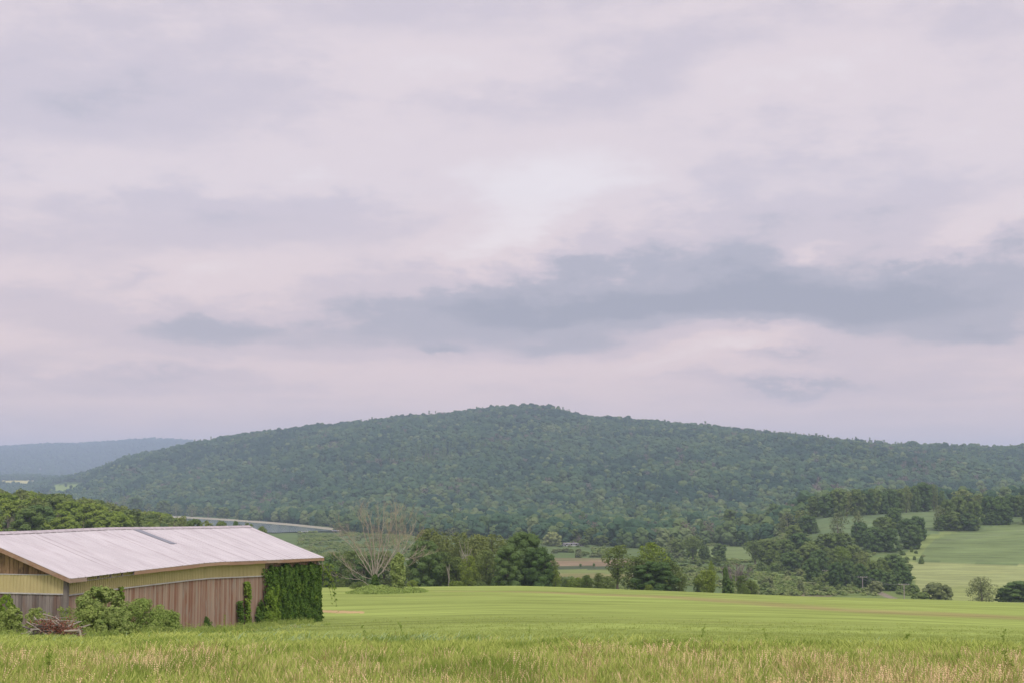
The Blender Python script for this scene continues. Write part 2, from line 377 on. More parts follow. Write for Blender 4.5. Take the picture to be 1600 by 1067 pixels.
def build_ground():
    a_f = np.radians(np.arange(-24, 24.01, 0.085))
    a_c = np.radians(np.concatenate([np.arange(-180, -60, 6), np.arange(-60, -24, 1.0)]))
    az = np.concatenate([a_c, a_f, -a_c[::-1][:-1]])      # closes at -180
    rr = [2.0]
    while rr[-1] < 11200:
        q = rr[-1]; rr.append(q * (1.05 if q < 18 else 1.0105 if q < 1500 else 1.014 if q < 4000 else 1.02))
    rr = np.array(rr); na, nr = len(az), len(rr)
    A, Rr = np.meshgrid(az, rr)                           # (nr,na)
    x = np.sin(A) * Rr; y = np.cos(A) * Rr
    z = H(x, y)
    V = np.stack([x, y, z], -1).reshape(-1, 3)
    V = np.concatenate([V, [[0, 0, hz(0, 0)]]])
    i = np.arange(nr - 1)[:, None] * na; j = np.arange(na)[None, :]; j2 = (j + 1) % na
    Fq = np.stack([i + j, i + j2, i + na + j2, i + na + j], -1).reshape(-1, 4)
    ct = np.stack([np.full(na, na * nr), np.arange(na)[::-1], np.roll(np.arange(na)[::-1], -1)], -1)
    ct = np.stack([np.full(na, na * nr), (np.arange(na) + 1) % na, np.arange(na)], -1)
    d = V[:, 1]; px, py = proj(V[:, 0], V[:, 1], V[:, 2]); front = V[:, 1] > 5
    col = np.tile(np.array(G_NEAR), (len(V), 1))
    # far land is woodland floor
    r = np.hypot(V[:, 0], V[:, 1])
    wood = (r > 900); col[wood] = (0.05, 0.085, 0.03)
    col[(r > 250) & (r <= 900)] = (0.115, 0.165, 0.05)
    w = (vnoise(V[:, 0] / 40, V[:, 1] / 40, 21) - .5)
    jx = px + (vnoise(V[:, 0] / 9, V[:, 1] / 9, 22) - .5) * 5; jy = py + (vnoise(V[:, 0] / 14, V[:, 1] / 14, 23) - .5) * 1.6
    for poly, d0, d1, c in COVER:
        k = front & (d > d0) & (d < d1) & inpoly(jx, jy, poly)
        col[k] = c
    # mown strip across the near field
    cx = V[:, 0]; strip_c = np.interp(px, [600, 700, 850, 900, 1000, 1060, 1186, 1334, 1600, 1900], [921.5, 922.5, 925, 927, 930.5, 933, 941.5, 953, 965, 982])
    half = np.interp(px, [600, 700, 850, 1000, 1200, 1600], [0.6, 0.9, 1.7, 2.6, 4.2, 3.8])
    kk = np.clip(1.25 - np.abs(jy - strip_c) / half, 0, 1) * front * (d < 245) * (d > 80) * np.interp(px, [600, 850], [0.25, 1])
    kk = kk * (0.55 + 0.9 * vnoise(V[:, 0] / 2.2, V[:, 1] / 7, 31))
    kk = np.clip(kk * .95, 0, 1)[:, None]
    col = col * (1 - kk) + np.array(G_STRIP) * kk
    # bare streak behind the barn and scattered thin spots
    kk = (front & (d < 160) & (d > 60) & inpoly(jx + (jx - px), jy, [(498, 951.5), (530, 952.5), (566, 954.5), (566, 958), (520, 957.5), (498, 955)]))
    col[kk] = (0.42, 0.31, 0.16)
    me = fast_mesh('ground', V, [Fq, ct], smooth=True, attrs={'cover': ('FLOAT_COLOR', 'POINT', np.concatenate([col, np.ones((len(col), 1))], 1))})
    m, t = newmat('ground_cover')
    at_ = t.nodes.new('ShaderNodeAttribute'); at_.attribute_name = 'cover'
    n1 = stretch(t, tex_noise(t, 0.9, 6, 0.65, scl=(0.25, 1, 1)), 0.3, 0.7)
    n2 = stretch(t, tex_noise(t, 0.06, 5, 0.6, scl=(0.5, 1, 1)), 0.32, 0.68)
    n3 = stretch(t, tex_noise(t, 0.32, 6, 0.65, scl=(0.12, 1, 1), dist=0.6), 0.35, 0.65)
    n4 = stretch(t, tex_noise(t, 7.0, 4, 0.7), 0.25, 0.75)
    c = at_.outputs['Color']
    k = mth('ADD', mth('ADD', mth('MULTIPLY', n1, 0.22, tree=t), mth('MULTIPLY', n2, 0.28, tree=t), tree=t), mth('ADD', mth('MULTIPLY', n3, 0.50, tree=t), mth('MULTIPLY', n4, 0.26, tree=t), tree=t), tree=t)
    k = mth('ADD', k, 0.36, tree=t)
    vm = t.nodes.new('ShaderNodeVectorMath'); vm.operation = 'SCALE'; t.links.new(c, vm.inputs[0]); t.links.new(k, vm.inputs['Scale'])
    # dry thin patches where the noise is high
    dry = stretch(t, tex_noise(t, 0.11, 6, 0.7, scl=(0.22, 1, 1)), 0.56, 0.78)
    cc = mixc(mth('MULTIPLY', dry, 0.30, tree=t), vm.outputs[0], (0.30, 0.27, 0.10), tree=t)
    b = t.nodes.new('ShaderNodeBsdfDiffuse'); t.links.new(cc, b.inputs[0])
    bn = t.nodes.new('ShaderNodeBump'); bn.inputs['Strength'].default_value = 0.5; bn.inputs['Distance'].default_value = 0.12; t.links.new(n1, bn.inputs['Height'])
    t.links.new(bn.outputs[0], b.inputs['Normal'])
    o = t.nodes.new('ShaderNodeOutputMaterial'); t.links.new(b.outputs[0], o.inputs[0])
    me.materials.append(m)
    g = link('ground', me); tag(g, kind='structure')
build_ground()

# lake
def flat_poly(name, pts, z, mat, kind):
    V = []
    for px, py in pts:
        a, s = ray(px, py); y = z / s; V.append((a * y, y, z))
    me = bpy.data.meshes.new(name); me.from_pydata(V, [], [tuple(range(len(V)))]); me.materials.append(mat); me.update()
    o = link(name, me); tag(o, kind=kind); return o
m, t = newmat('lake_water')
p = t.nodes.new('ShaderNodeBsdfPrincipled'); p.inputs['Base Color'].default_value = (0.05, 0.085, 0.08, 1); p.inputs['Roughness'].default_value = 0.15; p.inputs['IOR'].default_value = 1.33
bn = t.nodes.new('ShaderNodeBump'); bn.inputs['Strength'].default_value = 0.15; bn.inputs['Distance'].default_value = 0.1
t.links.new(tex_noise(t, 0.5, 4), bn.inputs['Height']); t.links.new(bn.outputs[0], p.inputs['Normal'])
t.links.new(p.outputs[0], t.nodes.new('ShaderNodeOutputMaterial').inputs[0]); M['water'] = m
flat_poly('lake_water', [(190, 812), (250, 808), (300, 809), (340, 811.2), (400, 815.3), (460, 820.4), (529, 827.5), (527, 829.3), (500, 829.2), (475, 830.8), (455, 830.2), (430, 831.6), (405, 830.5), (380, 831.5), (300, 829), (200, 826)], -34.15, M['water'], 'structure')
M['reed'] = surf_mat('reed_bed_cover', (0.24, 0.235, 0.16), (0.34, 0.32, 0.24), 0.05, (0.4, 1, 1))
flat_poly('reed_shore', [(190, 807.5), (250, 804.6), (300, 806.4), (340, 808.8), (400, 812.7), (460, 817.8), (534, 825.4), (533, 829), (460, 821), (400, 816), (340, 811.8), (300, 809.4), (250, 808.4), (190, 812.5)], -34.1, M['reed'], 'structure')

# ------------------------------------------------------------------ foliage generators
def leaf_quads(P, Nn, size, rg, aspect=0.62, fold=0.18):
    n = len(P)
    r = rg.normal(size=(n, 3)); Nn = Nn / (np.linalg.norm(Nn, axis=1, keepdims=True) + 1e-9)
    T = r - (r * Nn).sum(1, keepdims=True) * Nn; T /= (np.linalg.norm(T, axis=1, keepdims=True) + 1e-9)
    B = np.cross(Nn, T)
    s = (size * rg.uniform(0.6, 1.35, n))[:, None]
    a = P + T * s * .5; c = P - T * s * .5
    b = P + B * s * .5 * aspect + Nn * s * fold; d = P - B * s * .5 * aspect + Nn * s * fold * 0.3
    V = np.stack([a, b, c, d], 1).reshape(-1, 3)
    return V, np.arange(4 * n, dtype=np.int32).reshape(-1, 4)
def quad_sphere(n=3):
    V = []; Fq = []; idx = {}
    def vid(p):
        k = tuple(np.round(p, 5))
        if k not in idx: idx[k] = len(V); V.append(p)
        return idx[k]
    for ax in range(3):
        for sg in (-1, 1):
            for i in range(n):
                for j in range(n):
                    q = []
                    for a, b in ((i, j), (i + 1, j), (i + 1, j + 1), (i, j + 1)):
                        u_, v_ = math.tan((a / n - .5) * 1.5708), math.tan((b / n - .5) * 1.5708)
                        p = [0, 0, 0]; p[ax] = sg; p[(ax + 1) % 3] = u_; p[(ax + 2) % 3] = v_ * sg
                        p = np.array(p, float); q.append(vid(p / np.linalg.norm(p)))
                    Fq.append(q)
    return np.array(V), np.array(Fq)
QS = {k: quad_sphere(k) for k in (2, 3, 4)}
def core_geo(lob, rg, f=.86, res=3, zf=.95, jit=.18):
    V0, F0 = QS[res]; Vs = []; Fs = []; o = 0
    for cx, cy, cz, lr in lob:
        d = 1 + rg.uniform(-jit, jit, len(V0)); Vs.append(V0 * d[:, None] * lr * f * np.array([1.1, 1.1, zf]) + np.array([cx, cy, cz])); Fs.append(F0 + o); o += len(V0)
    return np.concatenate(Vs), np.concatenate(Fs)
def crown_geo(seed, h=10.0, w=8.0, base=0.08, shape='round', nl=34, n=3000, leaf=0.35, up=0.35, lobe=0.17, gaps=0.0, core=0.0, cres=3):
    rg = np.random.default_rng(seed)
    P = []; Nn = []
    prof = {'round': ([0, .1, .35, .6, .8, .93, 1], [.85, .95, 1, .97, .82, .55, .2]),
            'tall': ([0, .12, .4, .65, .85, .95, 1], [.75, .9, 1, .97, .78, .5, .2]),
            'dome': ([0, .15, .45, .7, .88, .96, 1], [.6, .88, 1, .98, .8, .5, .2]),
            'willow': ([0, .2, .5, .75, .9, 1], [.7, .95, 1, .9, .62, .1]),
            'cone': ([0, .1, .4, .7, 1], [.7, 1, .66, .36, .03]),
            'vase': ([0, .25, .5, .75, .9, 1], [.15, .4, .8, 1, .8, .25]),
            'bush': ([0, .2, .5, .8, .93, 1], [.8, 1, 1, .8, .5, .2])}[shape]
    lob = []
    for i in range(nl):
        t = (i + rg.uniform(0, 1)) / nl
        f = np.interp(t, *prof)
        th = i * 2.39996 + rg.uniform(-.5, .5)
        rad = f * w * .5
        lr = lobe * w * rg.uniform(.65, 1.35) * (0.55 + .45 * f)
        rr = max(0, rad - lr * .8) * (rg.uniform(.55, 1.05) if i % 4 else rg.uniform(.0, .6))
        z = h * (base + (1 - base) * t); z = min(z, h - lr * .55)
        z = max(z, h * base + lr * 0.3)
        lob.append((rr * math.cos(th), rr * math.sin(th), z, lr))
    lob = np.array(lob)
    ar = lob[:, 3] ** 2; cnt = np.maximum(8, (n * ar / ar.sum())).astype(int)
    for (cx, cy, cz, lr), c in zip(lob, cnt):
        v = rg.normal(size=(c, 3)); v[:, 2] = v[:, 2] * (1 if shape != 'willow' else 1) + up * .6
        v /= np.linalg.norm(v, axis=1, keepdims=True)
        k = rg.uniform(.72, 1.1, c)[:, None]
        sq = np.array([1.08, 1.08, .95 if shape != 'willow' else 1.5])
        P.append(np.array([cx, cy, cz]) + v * lr * k * sq)
        nn = v + rg.normal(size=(c, 3)) * .38; nn[:, 2] += up; Nn.append(nn)
    P = np.concatenate(P); Nn = np.concatenate(Nn)
    P[:, 2] = np.maximum(P[:, 2], 0.05 * h * rg.uniform(0, 1, len(P)))
    if gaps > 0:
        g = vnoise(P[:, 0] / (w * .13) + 50 + seed, P[:, 2] / (h * .1) + P[:, 1] / (w * .2) + 90, seed)
        kk = g > gaps; P = P[kk]; Nn = Nn[kk]
    V, Fq = leaf_quads(P, Nn, leaf, rg)
    if core > 0:
        V2, F2 = core_geo(lob, rg, core, cres, .95 if shape != 'willow' else 1.5); Fq = np.concatenate([Fq, F2 + len(V)]); V = np.concatenate([V, V2])
    return V, Fq, lob
def trunk_geo(seed, h, w, lob, thick=0.25, top=0.6, nb=9, lean=0.0):
    rg = random.Random(seed); mb = MB()
    tp = Vector((lean, 0, h * top)); pts = [Vector((0, 0, -0.6))] + [Vector((lean * k + rg.uniform(-.12, .12), rg.uniform(-.12, .12), h * top * k)) for k in (.0, .25, .5, .75, 1.0)]
    mb.tube(pts, [thick * 1.35, thick * 1.2, thick, thick * .8, thick * .6, thick * .3], 7)
    ls = list(lob); rg.shuffle(ls)
    for l in ls[:nb]:
        e = Vector(l[:3]); k = min(.9, max(.15, (e.z / h) * .7 / top)); s = Vector((lean * k, 0, h * top * k * .8))
        mid = s.lerp(e, .5) + Vector((0, 0, -abs(e.z - s.z) * .12 + .1))
        mb.tube([s, mid, e], [thick * .45, thick * .28, thick * .1], 5)
    return mb
def geo_mesh(name, V, Fq, mat): return fast_mesh(name, V, Fq, [mat])
KIND = {}
def make_kind(key, mat, seed, bark='bark', top=.6, nb=9, thick=.25, **kw):
    V, Fq, lob = crown_geo(seed, **kw)
    cm = geo_mesh(key + '_crown', V, Fq, M[mat])
    tm = trunk_geo(seed, kw.get('h', 10.0), kw.get('w', 8.0), lob, thick, top, nb).mesh(key + '_trunk', M[bark])
    KIND[key] = (cm, tm, kw.get('h', 10.0), kw.get('w', 8.0))
# nearer trees: many small leaves; farther trees: fewer, larger clumps
for i in range(3):
    make_kind(f'dark{i}', 'dark_leaf', 100 + i, h=10, w=8, base=.03, shape='round', nl=46, n=6500, leaf=.36, lobe=.13, core=.8)
    make_kind(f'mid{i}', 'mid_leaf', 110 + i, h=10, w=7, base=.04, shape='tall', nl=44, n=5500, leaf=.36, lobe=.13, gaps=.2)
    make_kind(f'olive{i}', 'olive_leaf', 120 + i, h=10, w=6.5, base=.12, shape='tall', nl=40, n=4200, leaf=.36, lobe=.13, gaps=.34)
    make_kind(f'fdark{i}', 'dark_leaf', 130 + i, h=10, w=8, base=.03, shape='dome', nl=46, n=2300, leaf=.62, lobe=.12, core=.82)
    make_kind(f'fmid{i}', 'mid_leaf', 140 + i, h=10, w=8, base=.04, shape='dome', nl=46, n=2300, leaf=.62, lobe=.12, core=.82)
    make_kind(f'folive{i}', 'olive_leaf', 150 + i, h=10, w=7, base=.08, shape='tall', nl=26, n=1000, leaf=.7, lobe=.15, gaps=.25)
    make_kind(f'fpale{i}', 'pale_leaf', 160 + i, h=10, w=7, base=.08, shape='tall', nl=24, n=850, leaf=.66, lobe=.15, gaps=.3, bark='pale_bark')
    make_kind(f'sdark{i}', 'mid_leaf', 170 + i, h=10, w=12, base=.0, shape='bush', nl=26, n=1500, leaf=.95, lobe=.14, core=.9)
    make_kind(f'spale{i}', 'pale_leaf', 180 + i, h=10, w=12, base=.0, shape='bush', nl=26, n=1500, leaf=.9, lobe=.14, core=.9)
for i in range(2):
    make_kind(f'lime{i}', 'lime_leaf', 190 + i, h=10, w=7.5, base=.05, shape='tall', nl=44, n=5200, leaf=.38, lobe=.13, gaps=.15)
    make_kind(f'airy{i}', 'mid_leaf', 195 + i, h=10, w=7, base=.22, shape='vase', nl=34, n=3200, leaf=.36, lobe=.14, gaps=.3, nb=14)
    make_kind(f'flime{i}', 'lime_leaf', 290 + i, h=10, w=8, base=.04, shape='dome', nl=46, n=2600, leaf=.55, lobe=.12, core=.8)
    make_kind(f'fairy{i}', 'mid_leaf', 198 + i, h=10, w=9, base=.25, shape='vase', nl=26, n=1300, leaf=.65, lobe=.15, gaps=.15, nb=12)
M['willow_leaf'] = leaf_mat('willow_leaf', (0.25, 0.29, 0.12), (0.32, 0.35, 0.15))
make_kind('willow0', 'willow_leaf', 205, h=10, w=9, base=.05, shape='willow', nl=30, n=1600, leaf=.6, lobe=.13, core=.85)
make_kind('cone0', 'dark_leaf', 206, h=10, w=4, base=.04, shape='cone', nl=30, n=1200, leaf=.5, lobe=.2, top=.9)
make_kind('sparse0', 'pale_leaf', 207, h=10, w=9, base=.03, shape='round', nl=42, n=5200, leaf=.36, lobe=.13, gaps=.26, nb=20)
make_kind('bush0', 'lime_leaf', 208, h=10, w=13, base=.0, shape='bush', nl=40, n=3500, leaf=.6, lobe=.11)
make_kind('bush1', 'mid_leaf', 209, h=10, w=13, base=.0, shape='bush', nl=40, n=3500, leaf=.6, lobe=.11)
# winter-bare thicket: twigs only
def bare_geo(seed, h=10, w=12, n=26):
    rg = random.Random(seed); mb = MB()
    for i in range(n):
        a = rg.uniform(0, 6.28); rr = rg.uniform(.2, 1) * w * .5
        b = Vector((math.cos(a) * rr * .3, math.sin(a) * rr * .3, -.2)); e = Vector((math.cos(a) * rr, math.sin(a) * rr, h * rg.uniform(.6, 1) * (1 - .35 * (rr / w * 2) ** 2)))
        mid = b.lerp(e, .5) + Vector((rg.uniform(-.6, .6), rg.uniform(-.6, .6), rg.uniform(0, .8)))
        mb.tube([b, mid, e], [.16, .11, .04], 4)
        for k in range(6):
            s = b.lerp(e, rg.uniform(.35, .95)); q = s + Vector((rg.uniform(-1.6, 1.6), rg.uniform(-1.6, 1.6), rg.uniform(.5, 2.2)))
            mb.tube([s, q], [.07, .03], 3)
    return mb
KIND['bare0'] = (bare_geo(5).mesh('bare_crown', M['grey_twig']), None, 10, 12)

used = {}
LABELS = []
def tree(kind, px, ytop, d, wpx, label, cat='tree', group=None, name='broadleaf_tree', base_dz=0.0, xyz=None, hgt=None):
    cm, tm, h0, w0 = KIND[kind]
    g = drop(px, d) if xyz is None else Vector(xyz)
    if hgt is None:
        ztop = ray(px, ytop)[1] * g.y; hgt = max(1.0, ztop - g.z)
    w = wpx * d / F
    r = empty(name, g + Vector((0, 0, base_dz)), rng.uniform(0, 6.28))
    sx = w / w0 * 1.04; szz = hgt / h0
    for nm, me in (('crown', cm), ('trunk', tm)):
        if me is None: continue
        o = link(nm, me, r)
        if nm == 'trunk':
            kk = min(sx, szz) * 1.0; o.scale = (sx, sx, szz)
        else: o.scale = (sx, sx, szz)
    tag(r, label, cat, group); LABELS.append((r, px, ytop, d))
    return r

# stuff scattered by geometry nodes: prototypes and points live in ONE mesh
def scatter(name, protos, pts, idx, scl, rot, mats, kind='stuff', label=None, cat=None):
    """protos: list of (V, F(m,4) , material index)"""
    V = []; Fs = []; mi = []; kd = []; off = 0
    for k, (pv, pf, pm) in enumerate(protos):
        V.append(pv); Fs.append(pf + off); mi.append(np.full(len(pf), pm) if np.isscalar(pm) else pm); kd.append(np.full(len(pv), k)); off += len(pv)
    n = len(pts); V.append(pts); kd.append(np.full(n, -1))
    allV = np.concatenate(V); nz = off
    def padded(a, w): return np.concatenate([np.zeros((nz, w)), a]) if w > 1 else np.concatenate([np.zeros(nz), a])
    me = fast_mesh(name, allV, [np.concatenate(Fs)], mats, np.concatenate(mi), attrs={
        'kd': ('INT', 'POINT', np.concatenate(kd)), 'pidx': ('INT', 'POINT', np.concatenate([np.full(nz, -1), idx])),
        'scl': ('FLOAT_VECTOR', 'POINT', padded(scl, 3)), 'rot': ('FLOAT_VECTOR', 'POINT', padded(rot, 3))})
    o = link(name, me)
    ng = bpy.data.node_groups.new(name + '_scatter', 'GeometryNodeTree')
    ng.interface.new_socket('Geometry', in_out='INPUT', socket_type='NodeSocketGeometry')
    ng.interface.new_socket('Geometry', in_out='OUTPUT', socket_type='NodeSocketGeometry')
    gi = ng.nodes.new('NodeGroupInput'); go = ng.nodes.new('NodeGroupOutput')
    def attr(nm, ty):
        a = ng.nodes.new('GeometryNodeInputNamedAttribute'); a.data_type = ty; a.inputs['Name'].default_value = nm; return a.outputs['Attribute']
    def eq(att, v):
        c = ng.nodes.new('FunctionNodeCompare'); c.data_type = 'INT'; c.operation = 'EQUAL'
        ng.links.new(att, c.inputs[2]); c.inputs[3].default_value = v; return c.outputs[0]
    def sep(sel):
        s = ng.nodes.new('GeometryNodeSeparateGeometry'); s.domain = 'POINT'; ng.links.new(gi.outputs[0], s.inputs[0]); ng.links.new(sel, s.inputs['Selection']); return s.outputs[0]
    kdA = attr('kd', 'INT'); pts_g = sep(eq(kdA, -1)); jn = ng.nodes.new('GeometryNodeJoinGeometry')
    for k in range(len(protos)):
        ip = ng.nodes.new('GeometryNodeInstanceOnPoints')
        ng.links.new(pts_g, ip.inputs['Points']); ng.links.new(eq(attr('pidx', 'INT'), k), ip.inputs['Selection'])
        ng.links.new(sep(eq(attr('kd', 'INT'), k)), ip.inputs['Instance'])
        ng.links.new(attr('rot', 'FLOAT_VECTOR'), ip.inputs['Rotation']); ng.links.new(attr('scl', 'FLOAT_VECTOR'), ip.inputs['Scale'])
        ng.links.new(ip.outputs[0], jn.inputs[0])
    ng.links.new(jn.outputs[0], go.inputs[0])
    md = o.modifiers.new('scatter', 'NODES'); md.node_group = ng
    tag(o, label, cat, kind=kind); return o

# ------------------------------------------------------------------ the wooded hill and far woods (stuff)
def jitter_grid(x0, x1, y0, y1, s, rg):
    gx = np.arange(x0, x1, s); gy = np.arange(y0, y1, s); X, Y = np.meshgrid(gx, gy)
    X = X + (np.arange(len(gy)) % 2)[:, None] * s * .5
    return (X + rg.uniform(-.42, .42, X.shape) * s).ravel(), (Y + rg.uniform(-.42, .42, Y.shape) * s).ravel()
def bearing(x, y): return 800 + F * x / y
def wood_protos(n=260, leaf=1.25):
    out = []
    for s in range(5): out.append(crown_geo(300 + s, h=10, w=9.5, base=.12, shape='dome', nl=9, n=int(n * .45), leaf=leaf * .8, lobe=.27, up=.3, core=.97, cres=3)[:2] + (0,))
    out.append(crown_geo(310, h=13, w=7, base=.1, shape='cone', nl=16, n=n, leaf=leaf * .8, lobe=.2)[:2] + (1,))
    out.append(crown_geo(311, h=11, w=7, base=.1, shape='vase', nl=12, n=int(n * .6), leaf=leaf * .8, lobe=.16)[:2] + (2,))
    out.append(crown_geo(312, h=10, w=9, base=.05, shape='dome', nl=10, n=int(n * .5), leaf=leaf * .8, lobe=.25, core=.97)[:2] + (3,))
    for s in range(2): out.append(crown_geo(320 + s, h=10, w=10, base=.1, shape='dome', nl=9, n=int(n * .45), leaf=leaf * .8, lobe=.27, up=.3, core=.97)[:2] + (4,))
    for s in range(2): out.append(crown_geo(324 + s, h=10, w=9, base=.1, shape='dome', nl=11, n=int(n * .45), leaf=leaf * .8, lobe=.24, up=.3, core=.97)[:2] + (5,))
    return out
def place(x, y, rg, s0=.8, s1=1.3, sink=-1.5):
    z = H(x, y) + sink; P = np.stack([x, y, z], -1); n = len(x)
    sc_ = rg.uniform(s0, s1, n)[:, None] * np.stack([rg.uniform(.85, 1.25, n), rg.uniform(.85, 1.25, n), rg.uniform(.85, 1.2, n)], -1)
    rot = np.zeros((n, 3)); rot[:, 2] = rg.uniform(0, 6.28, n); return P, sc_, rot
M['far_dark'] = leaf_mat('far_dark', (0.025, 0.06, 0.04), (0.045, 0.085, 0.048), trans=.05, rnd=.7)  # both far tones are bluer than leaf green, imitating haze on the hill
M['far_light'] = leaf_mat('far_light', (0.06, 0.11, 0.055), (0.095, 0.15, 0.065), trans=.08, rnd=.7)
LEAFM = [M['far_leaf'], M['dark_leaf'], M['grey_twig'], M['valley_leaf'], M['far_dark'], M['far_light']]
def build_hill():
    rg = np.random.default_rng(41)
    x, y = jitter_grid(-1500, 1700, 1250, 3560, 10.2, rg)
    p = bearing(x, y); bd = np.interp(p, _P['px'], _P['bd']); rd = np.interp(p, _P['px'], _P['rd'])
    k = (y > bd - 60 - 60 * vnoise(x / 120, y / 120, 8)) & (y < rd + 130) & (p > -120) & (p < 1780)
    z = H(x, y); qx, qy = proj(x, y, z)
    k &= ~inpoly(qx, qy, [(78, 752), (132, 752), (140, 760), (104, 777), (84, 777)])
    x, y, p = x[k], y[k], p[k]
    P, S, Ro = place(x, y, rg, .65, 1.3)
    S *= (0.95 + .4 * vnoise(x / 70, y / 70, 61))[:, None]
    idx = rg.integers(0, 5, len(x)); r = rg.uniform(0, 1, len(x))
    pn = vnoise(x / 75, y / 130, 95) * .6 + vnoise(x / 22, y / 40, 96) * .4 + rg.uniform(-.07, .07, len(x))
    dk = pn > .60; idx[dk] = 8 + rg.integers(0, 2, dk.sum()); lt = pn < .36; idx[lt] = 10 + rg.integers(0, 2, lt.sum())
    rdp = np.interp(p, _P['px'], _P['rd'])
    con = ((y > rdp - 500) & (p > 880) & (r < .08)) | (r < .02) | ((vnoise(x / 130, y / 130, 66) > .78) & (r < .35))
    idx[con] = 5
    gr = (vnoise(x / 60, y / 90, 77) > .83) & (rg.uniform(0, 1, len(x)) < .35) | (rg.uniform(0, 1, len(x)) < .012)
    idx[gr] = 6
    lo = rg.uniform(0, 1, len(x)) < (.10 + .5 * (1 - sm(y, 1350, 1750)) + .35 * (vnoise(x / 110, y / 150, 78) > .72))
    idx[lo & ~con & ~gr] = 7
    scatter('hill_forest', wood_protos(), P, idx, S, Ro, LEAFM, 'stuff', 'continuous broadleaf forest covering the long hill behind the valley', 'forest')
build_hill()
def build_far():
    rg = np.random.default_rng(43)
    x, y = jitter_grid(-4600, -1500, 5600, 9300, 34, rg); p = bearing(x, y)
    k = (p > -180) & (p < 420)
    x, y = x[k], y[k]; P, S, Ro = place(x, y, rg, 1.6, 2.6)
    pr = wood_protos(110, 1.9)
    scatter('far_forest', pr, P, rg.integers(0, 5, len(x)), S, Ro, LEAFM, 'stuff', 'distant blue wooded ridge on the far side of the plain', 'forest')
    x, y = jitter_grid(-2300, -700, 2000, 5300, 15, rg); p = bearing(x, y)
    z = H(x, y); qx, qy = proj(x, y, z + 4)
    k = (p > -150) & (p < 330) & (vnoise(x / 150, y / 130, 91) > .33) & (y > 1700)
    bd = np.interp(p, _P['px'], _P['bd']); rd = np.interp(p, _P['px'], _P['rd'])
    k &= ~((y > bd - 60) & (y < rd + 120))
    for poly in ([(78, 752), (132, 752), (140, 760), (104, 780), (80, 780)], [(165, 780), (195, 782), (250, 797), (220, 804), (165, 796)], [(0, 748), (55, 748), (55, 757), (0, 757)], [(45, 729), (88, 729), (88, 737), (45, 737)], [(230, 802), (300, 803), (300, 835), (160, 835), (180, 806)]):
        k &= ~inpoly(qx, qy, poly)
    x, y = x[k], y[k]; P, S, Ro = place(x, y, rg, .8, 1.4)
    scatter('plain_woods', pr, P, rg.integers(0, 5, len(x)), S, Ro, LEAFM, 'stuff', 'scattered woods on the misty plain below the far ridge', 'woods')
build_far()

# ------------------------------------------------------------------ barn
M['roof_metal'] = surf_mat('roof_metal', (0.45, 0.42, 0.432), (0.54, 0.51, 0.522), 1.2, (0.8, 0.12, 1), rough=0.5, spec=0.35, bump=0.05, c=(0.38, 0.335, 0.35), cscale=1.6, cscl=(1.3, 0.1, 1), clo=0.52, chi=0.82)
M['roof_seam'] = surf_mat('roof_seam', (0.36, 0.325, 0.335), (0.47, 0.43, 0.445), 1.5, (0.8, 0.3, 1), rough=0.6)
M['fibreglass'] = surf_mat('fibreglass', (0.15, 0.16, 0.19), (0.21, 0.22, 0.25), 2.0, (1, 0.3, 1), rough=0.4)
M['ridge_metal'] = surf_mat('ridge_metal', (0.30, 0.27, 0.28), (0.48, 0.43, 0.45), 3.0, rough=0.6)
M['fascia_wood'] = surf_mat('fascia_wood', (0.26, 0.15, 0.10), (0.44, 0.29, 0.20), 2.0, (0.3, 2, 2), tone=0.4, c=(0.36, 0.30, 0.25))
M['yellow_siding'] = surf_mat('yellow_siding', (0.50, 0.42, 0.21), (0.60, 0.51, 0.27), 1.4, (1.2, 1.2, 0.25), rough=0.6, tone=0.35, c=(0.38, 0.34, 0.16), cscale=1.3, cscl=(1, 1, 0.25), clo=0.55, chi=0.85)
M['red_board'] = surf_mat('red_board', (0.22, 0.095, 0.058), (0.42, 0.32, 0.25), 2.2, (1.8, 1.8, 0.22), tone=0.72, c=(0.31, 0.26, 0.215), cscale=2.5, cscl=(2.0, 2.0, 0.35), clo=.5, chi=.7, bump=0.3)
M['grey_board'] = surf_mat('grey_board', (0.11, 0.09, 0.085), (0.33, 0.285, 0.265), 2.2, (2, 2, 0.25), tone=0.6, c=(0.20, 0.12, 0.09), cscale=1.4, bump=0.3)
M['gable_board'] = surf_mat('gable_board', (0.06, 0.035, 0.022), (0.42, 0.27, 0.15), 2.6, (2, 2, 0.35), tone=0.35, c=(0.06, 0.045, 0.035), cscale=1.8, cscl=(1, 1, 0.8))
M['white_trim'] = surf_mat('white_trim', (0.42, 0.40, 0.40), (0.60, 0.58, 0.57), 3, (0.5, 1, 1))
M['post_wood'] = surf_mat('post_wood', (0.15, 0.13, 0.12), (0.25, 0.22, 0.20), 3, (2, 2, 0.3))
